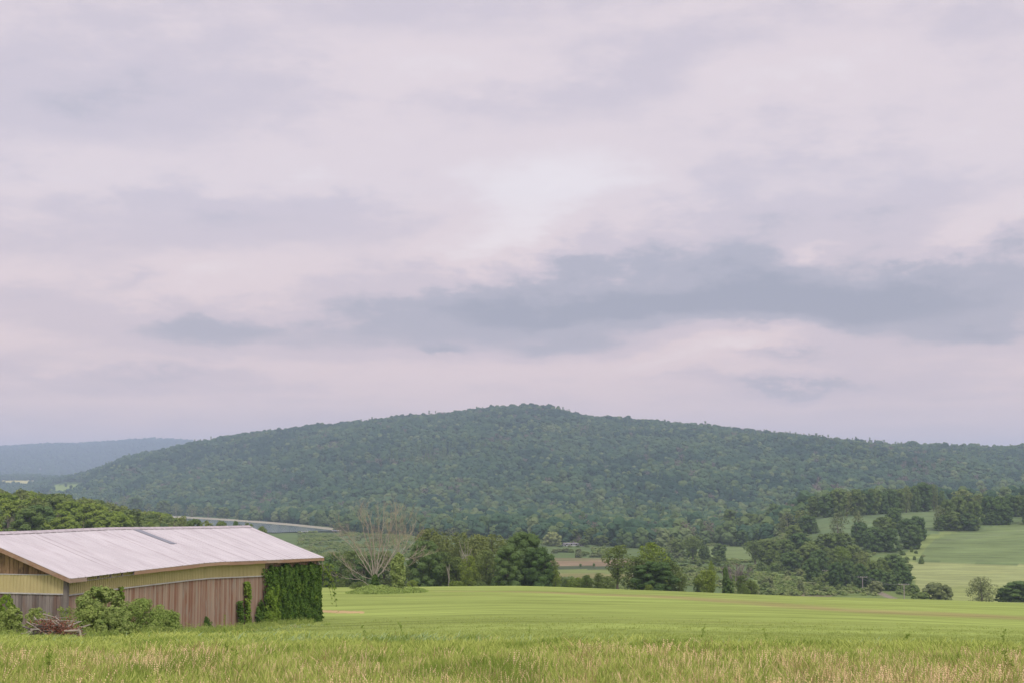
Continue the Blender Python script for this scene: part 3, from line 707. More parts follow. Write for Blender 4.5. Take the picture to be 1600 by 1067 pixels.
def build_barn():
    a1, _ = ray(104, 905); a2, _ = ray(495, 872)
    W1 = Vector((a1 * 70, 70, 0)); W2 = Vector((a2 * 100, 100, 0))
    u = (W2 - W1); Lg = u.length; ang = math.atan2(u.y, u.x); u = u.normalized(); v = Vector((-u.y, u.x, 0))
    Z0 = hz(W1.x, W1.y) - 0.15
    B = empty('barn', (W1.x, W1.y, Z0), ang)
    tag(B, 'long low barn with pale metal roof, yellow upper siding and weathered red boards', 'barn')
    WD, OV, OE = 10.7, 0.42, 0.35
    def along(px, off):          # distance along the line offset outwards by off, seen at px
        a, _ = ray(px, 880); o = W1 - v * off
        return (a * o.y - o.x) / (u.x - a * u.y)
    def prof(pts, off):
        T = []; Zs = []
        for px, py in pts:
            t = along(px, off); y = (W1 - v * off + u * t).y; T.append(t); Zs.append(ray(px, py)[1] * y - Z0)
        def f(t):
            if t <= T[0]: return Zs[0] + (t - T[0]) * (Zs[1] - Zs[0]) / (T[1] - T[0])
            if t >= T[-1]: return Zs[-1] + (t - T[-1]) * (Zs[-1] - Zs[-2]) / (T[-1] - T[-2])
            return float(np.interp(t, T, Zs))
        return f
    eave = prof([(103, 904), (137, 900.5), (210, 891.5), (280, 883.5), (320, 878.8), (345, 877), (414, 874.6), (504, 870.5)], OV)
    ridge = prof([(0, 832), (60, 830), (120, 827), (170, 825), (250, 824.2), (330, 823), (395, 821.5)], -WD / 2)
    strip = prof([(104, 929), (180, 919), (260, 909.5), (300, 904.8), (330, 902), (372, 900.3), (414, 898.6)], 0)
    T0 = -OE; T1 = Lg + OE
    # roof: ribbed sheet, both slopes
    us = []
    t = T0
    while t < T1:
        us += [(t, 0), (t + .03, .028), (t + .06, .028), (t + .09, 0)]
        for q in (.23, .37, .51): us += [(t + q - .008, 0), (t + q, .006), (t + q + .008, 0)]
        t += 0.66
    us = [q for q in us if q[0] < T1] + [(T1, 0)]
    def roof_pt(t, s, far=False, lift=0.0):        # s: 0 at the eave, 1 at the ridge
        ze, zr = eave(t), ridge(t); y = -OV + (WD / 2 + OV) * s
        z = ze + (zr - ze) * s + 0.035 * math.sin(t * .9 + s * 3) * s * (1 - s) * 2
        if far: y = WD - y
        return (t, y, z + lift)
    V = []; Fq = []; NS = 7; MI = []; rq = random.Random(17); seam = {i: rq.random() < .24 for i in range(200)}
    for side in (False, True):
        n0 = len(V)
        for (t, h) in us:
            for k in range(NS): V.append(roof_pt(t, k / (NS - 1), side, h))
        for i in range(len(us) - 1):
            for k in range(NS - 1):
                a = n0 + i * NS + k; q = (a, a + NS, a + NS + 1, a + 1)
                Fq.append(q if not side else q[::-1]); MI.append(1 if (us[i][1] > .02 or us[i + 1][1] > .02) and seam[int((us[i][0] - T0 + .001) / .66)] else 0)
    me = bpy.data.meshes.new('roof'); me.from_pydata(V, [], Fq); me.materials.append(M['roof_metal']); me.materials.append(M['roof_seam']); me.polygons.foreach_set('material_index', MI); me.update()
    roof = link('roof', me, B)
    so = roof.modifiers.new('thick', 'SOLIDIFY'); so.thickness = 0.02; so.offset = -1
    # ridge cap
    cap = MB(); n = 26; rs = random.Random(4)
    for i in range(n):
        ta, tb = T0 + (T1 - T0) * i / n, T0 + (T1 - T0) * (i + 1) / n + .04
        for f in (0, 1):
            p = [roof_pt(ta, .955, f, .04), roof_pt(tb, .955, f, .04), roof_pt(tb, 1, f, .075), roof_pt(ta, 1, f, .075)]
            cap.hexa([(q[0], q[1], q[2] - .012) for q in p] + p if not f else [(q[0], q[1], q[2] - .012) for q in p[::-1]] + p[::-1], rs.random())
    cap.build('ridge_cap', M['ridge_metal'], roof)
    # translucent panel let into the upper half of the slope
    def roof_hit(px, s):
        best = min((abs(px - float(proj(*[np.array([q]) for q in wpt(roof_pt(t, s))])[0][0])), t) for t in np.arange(T0, T1, .05)); return best[1]
    def wpt(p): w = W1 + u * p[0] + v * p[1]; return (w.x, w.y, p[2] + Z0)
    ta, tb = roof_hit(203, .99), roof_hit(214, .99)
    tb = ta + 0.9 if tb - ta > 1.6 or tb - ta < .5 else tb
    pn = MB()
    for k in range(6):
        s0, s1 = .97 - k * .075, .97 - (k + 1) * .075
        p = [roof_pt(ta, s1, 0, .034), roof_pt(tb, s1, 0, .034), roof_pt(tb, s0, 0, .034), roof_pt(ta, s0, 0, .034)]
        pn.hexa([(q[0], q[1], q[2] - .01) for q in p] + p, .5)
    pn.build('roof_light', M['fibreglass'], roof)
    for px in (130, 272, 384):
        t = roof_hit(px, 1.0); p = roof_pt(t, 1.0); rd = MB()
        rd.tube([(p[0], p[1], p[2] + .02), (p[0] + .01, p[1], p[2] + .46)], [.018, .008], 5, .5)
        rd.tube([(p[0], p[1], p[2] + .04), (p[0], p[1], p[2] + .1)], .035, 6)
        rd.build('lightning_rod', M['post_wood'], roof)
    # eave fascia in lengths; four lengths are missing near the corner
    def edge_run(mb, f, ta, tb, y0, y1, dz0, dz1, tone, step=.8):
        n = max(1, int((tb - ta) / step))
        for i in range(n):
            a, b = ta + (tb - ta) * i / n, ta + (tb - ta) * (i + 1) / n
            za, zb = f(a), f(b)
            mb.hexa([(a, y0, za + dz0), (b, y0, zb + dz0), (b, y1, zb + dz0), (a, y1, za + dz0), (a, y0, za + dz1), (b, y0, zb + dz1), (b, y1, zb + dz1), (a, y1, za + dz1)], tone)
    tm0, tm1 = along(137, OV), along(211, OV)
    cuts = [T0, tm0 - .01]; q = tm1
    fa = MB(); edge_run(fa, eave, T0, tm0, -OV + .004, -OV + .03, -.215, -.025, .5); fa.build('fascia', M['fascia_wood'], B)
    k = 0
    while q < T1 - .1:
        e = min(T1, q + 3.6); fb = MB(); edge_run(fb, eave, q, e - .015, -OV + .004 + .004 * (k % 2), -OV + .03, -.20 - .02 * (k % 2), -.025, rs.random()); fb.build('fascia', M['fascia_wood'], B); q = e; k += 1
    sb = MB(); edge_run(sb, eave, tm0, tm1, -OV + .06, -OV + .09, -.20, -.165, .4)
    for i in range(5):
        tt = tm0 + (tm1 - tm0) * i / 4; sb.box(tt - .03, tt + .03, -OV + .03, -OV + .11, eave(tt) - .2, eave(tt) - .03, .3)
    sb.build('rafter_ends', M['post_wood'], B)
    # rake boards on both gables
    for tt, nm in ((T0, 'rake_board'), (T1 - .03, 'rake_board')):
        for f in (0, 1):
            rb = MB()
            for k in range(6):
                s0, s1 = k / 6, (k + 1) / 6
                a, b = roof_pt(tt, s0, f), roof_pt(tt, s1, f)
                if f: a, b = b, a
                rb.hexa([(tt + .002, a[1], a[2] - .23), (tt + .03, a[1], a[2] - .23), (tt + .03, b[1], b[2] - .23), (tt + .002, b[1], b[2] - .23),
                         (tt + .002, a[1], a[2] - .022), (tt + .03, a[1], a[2] - .022), (tt + .03, b[1], b[2] - .022), (tt + .002, b[1], b[2] - .022)], .6)
            rb.build(nm, M['fascia_wood'], B)
    # long wall: vertical boards, each its own width and tone
    rb = random.Random(9)
    wl = MB(); t = 0.12
    while t < Lg - .02:
        w = rb.choice([.13, .16, .19, .22]); w = min(w, Lg - t)
        top = strip(min(t, along(414, 0))) - .03 if t < along(414, 0) else eave(t) - .25
        bot = hz(*(W1 + u * t).xy) - Z0 - .5; y0 = -.02 - rb.uniform(0, .02); tn = rb.random()
        sl = rb.uniform(-.01, .01)
        wl.hexa([(t + sl, y0, bot), (t + w - .012 + sl, y0, bot), (t + w - .012 + sl, .02, bot), (t + sl, .02, bot), (t, y0, top), (t + w - .012, y0, top), (t + w - .012, .02, top), (t, .02, top)], tn)
        t += w
    wl.build('board_wall', M['red_board'], B)
    # yellow ribbed siding above
    def siding(mb, T_, ytop, ybot, pt, step=.19):
        n = int(T_ / step)
        for i in range(n):
            a = i * step; tn = rb.random()
            for (q0, q1, dd) in ((0, .15, .0), (.15, .19, .022)):
                c0, c1 = a + q0, min(a + q1, T_)
                P = [pt(c0, -dd - .03, ybot(c0)), pt(c1, -dd - .03, ybot(c1)), pt(c1, .0, ybot(c1)), pt(c0, .0, ybot(c0)), pt(c0, -dd - .03, ytop(c0)), pt(c1, -dd - .03, ytop(c1)), pt(c1, .0, ytop(c1)), pt(c0, .0, ytop(c0))]
                mb.hexa(P, tn * .6 if dd == 0 else tn * .3 + .6)
    ys = MB(); tend = along(414, 0)
    siding(ys, tend - .1, lambda q: eave(q + .1) - .06, lambda q: strip(q + .1), lambda a, y, z: (a + .1, y - .012, z))
    ys.build('yellow_siding', M['yellow_siding'], B)
    tr = MB(); edge_run(tr, strip, .1, tend, -.085, -.06, -.05, .012, .5, .6); tr.build('trim_strip', M['white_trim'], B)
    # near gable
    GZ1 = ray(50, 897.4)[1] * 70.4 - Z0; GZ0 = ray(50, 926)[1] * 70.4 - Z0
    gb = MB(); y = .12
    while y < WD - .1:
        w = rb.choice([.17, .2, .24]); w = min(w, WD - y)
        gb.box(-.03 - rb.uniform(0, .02), .02, y, y + w - .014, -.6, GZ0 + .02, rb.random()); y += w
    gb.build('gable_board_wall', M['grey_board'], B)
    gs = MB(); siding(gs, WD - .2, lambda q: GZ1, lambda q: GZ0, lambda a, y, z: (y - .02, a + .1, z)); gs.build('yellow_siding', M['yellow_siding'], B)
    gt = MB(); gt.box(-.085, -.055, .1, WD - .1, GZ0 - .05, GZ0 + .012); gt.box(-.08, -.05, .1, WD - .1, GZ1 - .012, GZ1 + .03); gt.build('trim_strip', M['white_trim'], B)
    gu = MB(); y = 0.3
    while y < WD - .3:
        w = rb.choice([.2, .25, .28]); yc = y + w / 2; s = (min(yc, WD - yc) + OV) / (WD / 2 + OV); top = eave(0) + (ridge(0) - eave(0)) * s - .07
        if top > GZ1 + .05: gu.box(.02 - rb.uniform(0, .015), .05, y, y + w - .02, GZ1, top, rb.random())
        y += w
    gu.build('gable_boards', M['gable_board'], B)
    # far gable and back wall in plain boards
    fg = MB(); y = 0
    while y < WD:
        w = rb.choice([.17, .2, .24]); w = min(w, WD - y); yc = y + w / 2; s = (min(yc, WD - yc) + OV) / (WD / 2 + OV)
        fg.box(Lg - .02, Lg + .02, y, y + w - .01, -3.2, eave(Lg) + (ridge(Lg) - eave(Lg)) * s - .08, rb.random()); y += w
    fg.build('far_gable_wall', M['grey_board'], B)
    bw = MB(); t = 0
    while t < Lg:
        w = rb.choice([.2, .24, .28]); w = min(w, Lg - t); bw.box(t, t + w - .012, WD - .02, WD + .02, -3.2, eave(t) - .1, rb.random()); t += w
    bw.build('back_wall', M['grey_board'], B)
    for (px_, y_) in ((0, 0), (Lg, 0)):
        po = MB(); po.box(px_ - .1, px_ + .1, -.105, .10, -3.2 if px_ else -.7, eave(px_) - .05); po.build('corner_post', M['post_wood'], B)

    return B, W1, u, v, Lg, Z0, eave, strip, along
B, W1, UU, VV, LG, Z0, EAVE, STRIP, ALONG = build_barn()

# ------------------------------------------------------------------ ivy on the barn
def ivy_patch(name, label, ta, tb, zlo, zhi, n, depth, size, mat, seed, wrap=0.0, hole=0.0, edge=.5, name_cat='vine'):
    rg = np.random.default_rng(seed)
    t = rg.uniform(ta, tb + wrap, n); f = rg.uniform(0, 1, n)
    lo = np.array([zlo(q) for q in t]); hi = np.array([zhi(q) for q in t]); z = lo + (hi - lo) * f
    b = vnoise(t * 1.1 + seed, z * .9, seed) * .6 + vnoise(t * 2.7, z * 2.3 + seed, seed + 1) * .4
    k = b > hole * (1 + .6 * (np.abs((t - ta) / (tb - ta + 1e-6) - .5) > .4))
    k &= ~((t < ta + edge * vnoise(z * 1.6, z * 0, seed + 5) * 1.6) & (rg.uniform(0, 1, n) < .92))
    t, z, b = t[k], z[k], b[k]; f = f[k]
    bulge = depth * (.25 + b) * (.6 + .5 * np.sin(np.clip(f, 0, 1) * 3.1)) + rg.uniform(-.06, .1, len(t)) + (.25 * depth + .12) * (1 - f) ** 3
    X = t.copy(); Y = -.06 - bulge
    w = t > tb; ov = np.clip((t - tb) / max(wrap, 1e-6), 0, 1)
    X[w] = tb + depth * .75 * np.sin(ov[w] * 1.57) + rg.uniform(-.1, .15, w.sum()); Y[w] = Y[w] * np.cos(ov[w] * 1.57) + ov[w] * 1.2; X[w] += (vnoise(z[w] * 1.5, z[w] * 0, seed + 3) - .35) * .7 + (vnoise(z[w] * 5, z[w] * 0, seed + 4) - .4) * .3
    P = np.stack([X, Y, z], -1)
    # relief of the hanging shoots gives the normals
    e = .15
    dx = (vnoise((t + e) * 2.7, z * 2.3 + seed, seed + 1) - vnoise(t * 2.7, z * 2.3 + seed, seed + 1)) / e
    Nn = np.stack([dx * .9 * depth * 2 + w * 1.0, -np.ones(len(t)), np.full(len(t), .55)], -1) + rg.normal(size=P.shape) * .6
    V, Fq = leaf_quads(P, Nn, size, rg, aspect=.8)
    r = empty(name, B.location, B.rotation_euler.z); tag(r, label, name_cat)
    mi = (np.repeat(0, len(Fq)))
    bright = (vnoise(t * 1.4 + 3, z * 1.1, seed + 9) > .72) & (rg.uniform(0, 1, len(t)) < .45)
    mi[bright] = 1
    link('leaves', fast_mesh(name, V, Fq, [M[mat], M['ivy_bright']], mi), r)
    st = MB(); rs = random.Random(seed)
    for i in range(max(2, int((tb - ta) * 2.2))):
        tt = rs.uniform(ta, tb); pts = []; zz = zlo(tt) - .3; x = tt
        while zz < zhi(tt) * .98: pts.append((x, -.08 - depth * .2, zz)); zz += .4; x += rs.uniform(-.1, .1)
        if len(pts) > 1: st.tube(pts, .02, 4)
    st.build('stems', M['bark'], r)
    return r
gz = lambda t: hz(*(W1 + UU * t - VV * .4).xy) - Z0
t414, t495 = ALONG(413, .1), LG
ivy = ivy_patch('climbing_ivy', 'dense dark green ivy covering the whole end of the barn wall', t414 - .35, t495, gz, lambda q: EAVE(q) - .34 + .1 * math.sin(q * 3) - .25 * float(vnoise(q * 2.3, 1.0, 3)), 40000, .24, .16, 'ivy', 21, wrap=1.3, edge=.9, hole=.2)
ivy_patch('climbing_vine', 'thick climbing vine strand rising almost to the yellow siding', ALONG(378, 0), ALONG(387, 0), gz, lambda q: STRIP(q) - .35, 1500, .22, .16, 'ivy_bright', 22, hole=.22, edge=.15)
ivy_patch('climbing_vine', 'short dark vine strand climbing halfway up the red boards', ALONG(368, 0), ALONG(375, 0), gz, lambda q: STRIP(q) - 1.5, 800, .16, .15, 'ivy', 23, hole=.3, edge=.15)
ivy_patch('climbing_vine', 'low leafy vine on the boards beside the ivy mass', ALONG(396, 0), ALONG(410, 0), gz, lambda q: STRIP(q) - 1.9 + .4 * math.sin(q * 5), 1500, .22, .15, 'ivy', 24, hole=.28, edge=.2)
ivy_patch('climbing_vine', 'thin vine creeping up between the bushes to the yellow siding', ALONG(183, 0), ALONG(189, 0), gz, lambda q: STRIP(q) + .05, 700, .15, .13, 'ivy_bright', 25, hole=.25, edge=.1)
ivy_patch('climbing_vine', 'brighter fringe of young ivy along the edge of the ivy mass', ALONG(406, 0), ALONG(427, 0), gz, lambda q: STRIP(q) - .25 - 1.2 * float(vnoise(q * 1.9, 2.0, 7)), 4200, .42, .16, 'ivy_bright', 26, hole=.36, edge=.6)
# trailing shoots blown off the corner
def trailing():
    rs = random.Random(8); r = empty('trailing_shoots', B.location, B.rotation_euler.z)
    tag(r, 'loose ivy shoots arching out from the corner of the barn', 'vine')
    P = []; st = MB()
    for i in range(9):
        z = rs.uniform(1.6, 3.2) + gz(LG) * .55; x = LG + .35; y = -.3; pts = []; vx = rs.uniform(.16, .3); vz = rs.uniform(.0, .16)
        for k in range(rs.randint(6, 12)):
            pts.append((x, y, z)); x += vx; z += vz; vz -= .045; vx *= .93; y -= .02
            for q in range(3): P.append((x + rs.uniform(-.06, .06), y + rs.uniform(-.06, .06), z + rs.uniform(-.08, .03)))
        st.tube(pts, .012, 4)
    P = np.array(P); rg = np.random.default_rng(3); V, Fq = leaf_quads(P, rg.normal(size=P.shape) + np.array([0, -.6, .5]), .15, rg, .8)
    link('leaves', fast_mesh('trailing_leaves', V, Fq, [M['ivy_bright']]), r); st.build('stems', M['bark'], r)
trailing()

# ------------------------------------------------------------------ plants in front of the barn
M['bush_leaf'] = leaf_mat('bush_leaf', (0.20, 0.285, 0.075), (0.37, 0.44, 0.15), rnd=.1, nscale=5)
M['weed_leaf'] = leaf_mat('weed_leaf', (0.20, 0.29, 0.065), (0.38, 0.45, 0.14), rnd=.1, nscale=5)
M['fern_leaf'] = leaf_mat('fern_leaf', (0.20, 0.30, 0.07), (0.35, 0.43, 0.13), rnd=.1, nscale=4)
M['rust_leaf'] = leaf_mat('rust_leaf', (0.20, 0.08, 0.05), (0.34, 0.17, 0.12), trans=.05, rnd=.1, nscale=3)
M['pink_fleck'] = leaf_mat('pink_fleck', (0.55, 0.35, 0.32), (0.65, 0.48, 0.42), trans=.1, rnd=.1)
def shrub(name, px, d, ytop, wpx, label, mat, seed, leaf=.11, n=9000, shape='bush', nl=40, stems=14, lobe=.12, deep=1.0, cat='bush', aspect_=.55, bm='bark', gaps=0):
    g = drop(px, d); h = ray(px, ytop)[1] * d - g.z; w = wpx * d / F
    V, Fq, lob = crown_geo(seed, h=h, w=w, base=.0, shape=shape, nl=nl, n=n, leaf=leaf, lobe=lobe, up=.5, gaps=gaps)
    V[:, 1] *= deep
    r = empty(name, g); tag(r, label, cat)
    link('leaves', fast_mesh(name, V, Fq, [M[mat]]), r)
    rs = random.Random(seed); st = MB()
    for l in lob[:stems]:
        st.tube([(rs.uniform(-.2, .2), rs.uniform(-.2, .2), -.2), (l[0] * .6, l[1] * .6 * deep, l[2] * .55), (l[0], l[1] * deep, l[2])], [.03, .02, .008], 4)
    st.build('stems', M[bm], r); return r
shrub('bush', 158, 68.5, 917, 88, 'tall rounded bush with bright leaves against the near barn wall', 'bush_leaf', 401, leaf=.16, n=10000, deep=.6, gaps=.24, shape='round', nl=70, lobe=.09)
shrub('bush', 140, 67, 946, 60, 'lower leafy bush at the foot of the tallest one', 'weed_leaf', 402, leaf=.12, n=8000, deep=.6, gaps=.2, nl=70, lobe=.09)
shrub('bush', 176, 66.5, 950, 60, 'dense shrub with small yellowish leaves below the tallest bush', 'bush_leaf', 411, leaf=.12, n=9000, deep=.6, gaps=.2, nl=80, lobe=.085)
shrub('fern_clump', 218, 70, 936, 88, 'soft feathery green thicket leaning on the red boards', 'fern_leaf', 403, leaf=.09, n=12000, deep=.6, cat='bush', nl=70, lobe=.09)
shrub('fern_clump', 256, 71, 954, 64, 'sloping end of weeds where the wall boards show again', 'fern_leaf', 404, leaf=.10, n=6500, deep=.6, cat='weeds', nl=50)
shrub('weed_clump', 14, 66, 948, 56, 'yellow green weeds beside the gable wall', 'weed_leaf', 405, leaf=.11, n=8500, deep=.6, cat='weeds', gaps=.3, nl=80, lobe=.085)
shrub('weed_clump', 55, 68, 950, 48, 'pale dusty weeds behind the brush pile', 'weed_leaf', 406, leaf=.09, n=3500, deep=.5, cat='weeds', gaps=.3)
shrub('weed_clump', 100, 69, 948, 60, 'thin seedy weeds growing at the barn corner post', 'weed_leaf', 407, leaf=.08, n=3500, deep=.5, cat='weeds', gaps=.4)
shrub('ivy_bush', 8, 69.3, 929, 40, 'dark vine heaped against the gable boards', 'ivy_bright', 408, leaf=.13, n=2800, deep=.4, cat='vine', gaps=.3)
shrub('weed_clump', 312, 84, 964, 42, 'dark green weeds under the middle of the red wall', 'ivy', 409, leaf=.15, n=2600, deep=.5, cat='weeds')
shrub('weed_clump', 352, 88, 966, 34, 'small weeds between the wall and the tall grass', 'ivy', 410, leaf=.14, n=1800, deep=.5, cat='weeds', gaps=.2)
shrub('ivy_bush', 486, 97, 950, 22, 'bushy foot of greenery at the outer barn corner', 'ivy', 412, leaf=.17, n=2200, deep=.8, cat='bush')
shrub('ivy_bush', 420, 91, 955, 26, 'leafy sucker growing at the base of the ivy wall', 'ivy_bright', 413, leaf=.15, n=1500, deep=.6, cat='bush', gaps=.25)
def brush_pile():
    rs = random.Random(12); g = drop(84, 65.5)
    r = empty('brush_pile', g); tag(r, 'heap of grey branches and rusty dead leaves by the barn corner', 'brush pile')
    w = 84 * 65.5 / F
    for i in range(84):
        x = rs.gauss(0, .5) * w * .55; z = rs.uniform(.1, 1.25) * max(.25, 1 - abs(x) / w * 1.4); ln = rs.uniform(.5, 1.9); a = rs.gauss(0, .45)
        p = []
        for k in range(4):
            f = k / 3 - .5; p.append((x + math.cos(a) * ln * f, rs.uniform(-.5, .4) + .2 * f, z + math.sin(a) * ln * f + rs.uniform(-.05, .05)))
        s = MB(); s.tube(p, [.035 * rs.uniform(.6, 1.3), .03, .022, .012], 5, rs.random()); s.build('branch', M['dead_wood'] if i % 3 else M['post_wood'], r)
    rg = np.random.default_rng(5); n = 1500
    c = np.array([[.0, -.3, .75], [.45, -.35, .85], [.65, -.4, .65], [.25, -.45, .5], [.95, -.5, .35], [-.3, -.3, .9]])
    P = c[rg.integers(0, len(c), n)] + rg.normal(size=(n, 3)) * np.array([.34, .12, .13])
    V, Fq = leaf_quads(P, rg.normal(size=P.shape) + np.array([0, -.4, .4]), .09, rg, .5)
    link('dead_leaves', fast_mesh('rust', V, Fq, [M['rust_leaf']]), r)
    n = 900; P = np.stack([rg.uniform(-1.3, 1.2, n), rg.uniform(-.75, -.5, n), rg.uniform(.0, .42, n)], -1)
    V, Fq = leaf_quads(P, rg.normal(size=P.shape) + np.array([0, -.4, .6]), .12, rg, .6)
    link('low_leaves', fast_mesh('lowleaf', V, Fq, [M['bush_leaf']]), r)
    s = MB(); g2 = Vector((1.15, -.65, 0))
    s.tube([(1.0 - .35, -.6, .60), (1.35, -.62, .63)], .045, 6, .8); s.tube([(1.35, -.62, .64), (1.45, -.66, .12)], .05, 6, .8)
    s.build('bent_limb', M['pale_bark'], r)
brush_pile()

# ------------------------------------------------------------------ two dead trees on the field, with their weed bed
def dead_tree(px0, d, ybase, limbs, label, seed, trunk_top, tr=.27):
    rs = random.Random(seed); g = drop(px0, d); k = d / F
    def loc(px, py, dy): return Vector(((px - px0) * k, dy, (ybase - py) * k))
    r = empty('dead_tree', g); tag(r, label, 'dead tree')
    tk = MB(); top = loc(*trunk_top, 0)
    tk.tube([(0, 0, -.5), (0.02, 0, .2), top * .5 + Vector((.05, 0, 0)), top], [tr * 1.3, tr, tr * .85, tr * .75], 8, .5); tk.build('trunk', M['dead_wood'], r)
    for li in limbs:
        pts2, r0 = li; dy1 = rs.uniform(-2.4, 2.4); m = MB(); P = []
        for i, (x, y) in enumerate(pts2):
            f = i / (len(pts2) - 1); P.append(loc(x, y, dy1 * f))
        # resample with a little wander
        Q = []
        for i in range(len(P) - 1):
            for q in range(4):
                f = q / 4; p = P[i].lerp(P[i + 1], f); p += Vector((rs.uniform(-.06, .06), rs.uniform(-.1, .1), rs.uniform(-.06, .06))) * (0 if not Q else 1); Q.append(p)
        Q.append(P[-1]); n = len(Q); rad = [r0 * (.72 if P[-1].z > 7 else .5) * (1 - .8 * i / (n - 1)) for i in range(n)]
        m.tube(Q, rad, 6, rs.random()); limb = m.build('limb', M['dead_wood'], r)
        tw = MB()
        def twig(s, dirv, ln, rr, dep):
            e = s + dirv * ln + Vector((rs.uniform(-.1, .1), rs.uniform(-.15, .15), rs.uniform(-.05, .1))) * ln
            mid = s.lerp(e, .5) + Vector((rs.uniform(-.08, .08), rs.uniform(-.08, .08), 0)) * ln
            tw.tube([s, mid, e], [rr, rr * .75, rr * .35], 4, rs.random())
            if dep:
                for _ in range(3):
                    q = rs.uniform(.3, 1.0); s2 = s.lerp(e, q)
                    nd = (dirv + Vector((rs.uniform(-.7, .7), rs.uniform(-.7, .7), rs.uniform(-.1, .6)))).normalized(); twig(s2, nd, ln * rs.uniform(.45, .7), rr * .55, dep - 1)
        for q in range(3, n, 1):
            dv = (Q[q] - Q[q - 1]).normalized(); dv = (dv + Vector((rs.choice([-1, 1]) * rs.uniform(.15, .6), rs.uniform(-.5, .5), rs.uniform(.1, .7)))).normalized()
            twig(Q[q], dv, rs.uniform(.8, 1.8) * (1.2 - .5 * q / n) * (1.2 if P[-1].z > 7 else .8), max(.018, rad[q] * .4), 2 if q > n * .4 else 1)
        tw.build('twigs', M['dead_twig'], limb)
    return r
D1 = 190
l1 = [([(583, 898), (577, 880), (566, 862), (555, 845), (545, 830), (531, 815)], .14), ([(583, 898), (572, 884), (558, 862), (545, 846), (534, 838), (528, 829)], .12),
      ([(584, 896), (580, 868), (577, 845), (572, 818), (562, 800)], .13), ([(586, 895), (585, 865), (583, 835), (578, 810), (574, 794)], .14),
      ([(587, 895), (590, 868), (594, 845), (597, 820), (599, 796)], .13), ([(587, 896), (598, 872), (604, 850), (608, 825), (608, 802)], .11),
      ([(589, 899), (603, 880), (612, 862), (622, 845), (630, 838)], .09), ([(584, 902), (566, 896), (545, 885), (530, 872), (519, 864)], .09),
      ([(582, 914), (568, 904), (552, 895), (548, 884), (537, 874)], .08), ([(562, 901), (545, 899), (525, 895), (511, 888), (506, 880)], .07),
      ([(586, 893), (577, 858), (568, 830), (564, 812), (561, 796)], .10), ([(587, 893), (591, 858), (590, 826), (588, 796)], .10), ([(588, 896), (597, 890), (606, 876), (612, 862)], .07),
      ([(587, 893), (596, 862), (602, 838), (614, 812), (618, 800)], .09)]
dead_tree(586, D1, 920, l1, 'tall bare dead tree with fanning branches on the weed bed', 31, (586, 893), .22)
l2 = [([(622, 868), (618, 850), (611, 832), (606, 822)], .08), ([(623, 866), (624, 845), (625, 822), (628, 800)], .10), ([(623, 866), (620, 840), (618, 815), (620, 795)], .08),
      ([(624, 868), (632, 850), (640, 832), (648, 812)], .09), ([(624, 870), (634, 856), (648, 842), (655, 832)], .08), ([(626, 872), (642, 869), (660, 866), (676, 861)], .07),
      ([(626, 872), (640, 868), (650, 862), (657, 857)], .06), ([(620, 890), (608, 889), (600, 886)], .05), ([(627, 882), (640, 879), (646, 876)], .05), ([(623, 866), (630, 842), (634, 820), (640, 806)], .07)]
dt2 = dead_tree(623, D1 - 2, 920, l2, 'dead tree whose trunk is wrapped in a green ivy column', 32, (623, 866), .2)
def ivy_column(px, d, ybot, ytop, wpx, label, seed, mat='ivy_bright', n=3000):
    g = drop(px, d); k = d / F; h = (ybot - ytop) * k
    V, Fq, lob = crown_geo(seed, h=h, w=wpx * k, base=0, shape='willow', nl=34, n=n, leaf=.34, lobe=.2, up=.2)
    r = empty('ivy_column', g); tag(r, label, 'vine'); link('leaves', fast_mesh('ivy_column', V, Fq, [M[mat]]), r)
    s = MB(); s.tube([(0, 0, -.3), (.1, 0, h * .5), (0, 0, h * .9)], .12, 6); s.build('stem', M['bark'], r)
ivy_column(622, D1 - 2.6, 921, 865, 25, 'bright ivy column climbing the second dead trunk', 51, 'bush_leaf', 5000)
ivy_column(586, D1 - .6, 921, 896, 12, 'dark ivy sleeve around the tall dead tree trunk', 52, 'ivy', 1600)
def weed_bed():
    rg = np.random.default_rng(6); n = 16000; x = rg.uniform(-1, 1, n); yy = rg.uniform(-1, 1, n); k = x * x + yy * yy < 1; x, yy = x[k], yy[k]
    c = drop(602, 184); X = c.x + x * 5.3; Y = c.y + 3 + yy * 9.0; hgt = (.30 + .75 * vnoise(X * 1.3, Y * .4, 5)) * (1 - (x * x + yy * yy) ** 2) + .05
    Z = H(X, Y) + hgt * rg.uniform(.15, 1, len(X)); P = np.stack([X, Y, Z], -1)
    V, Fq = leaf_quads(P, rg.normal(size=P.shape) * .6 + np.array([0, -.3, .7]), .26, rg, .5)
    o = link('weed_bed', fast_mesh('weed_bed', V, Fq, [M['fern_leaf']])); tag(o, 'oval bed of unmown weeds around the dead trees', 'weeds', kind='stuff')
weed_bed()

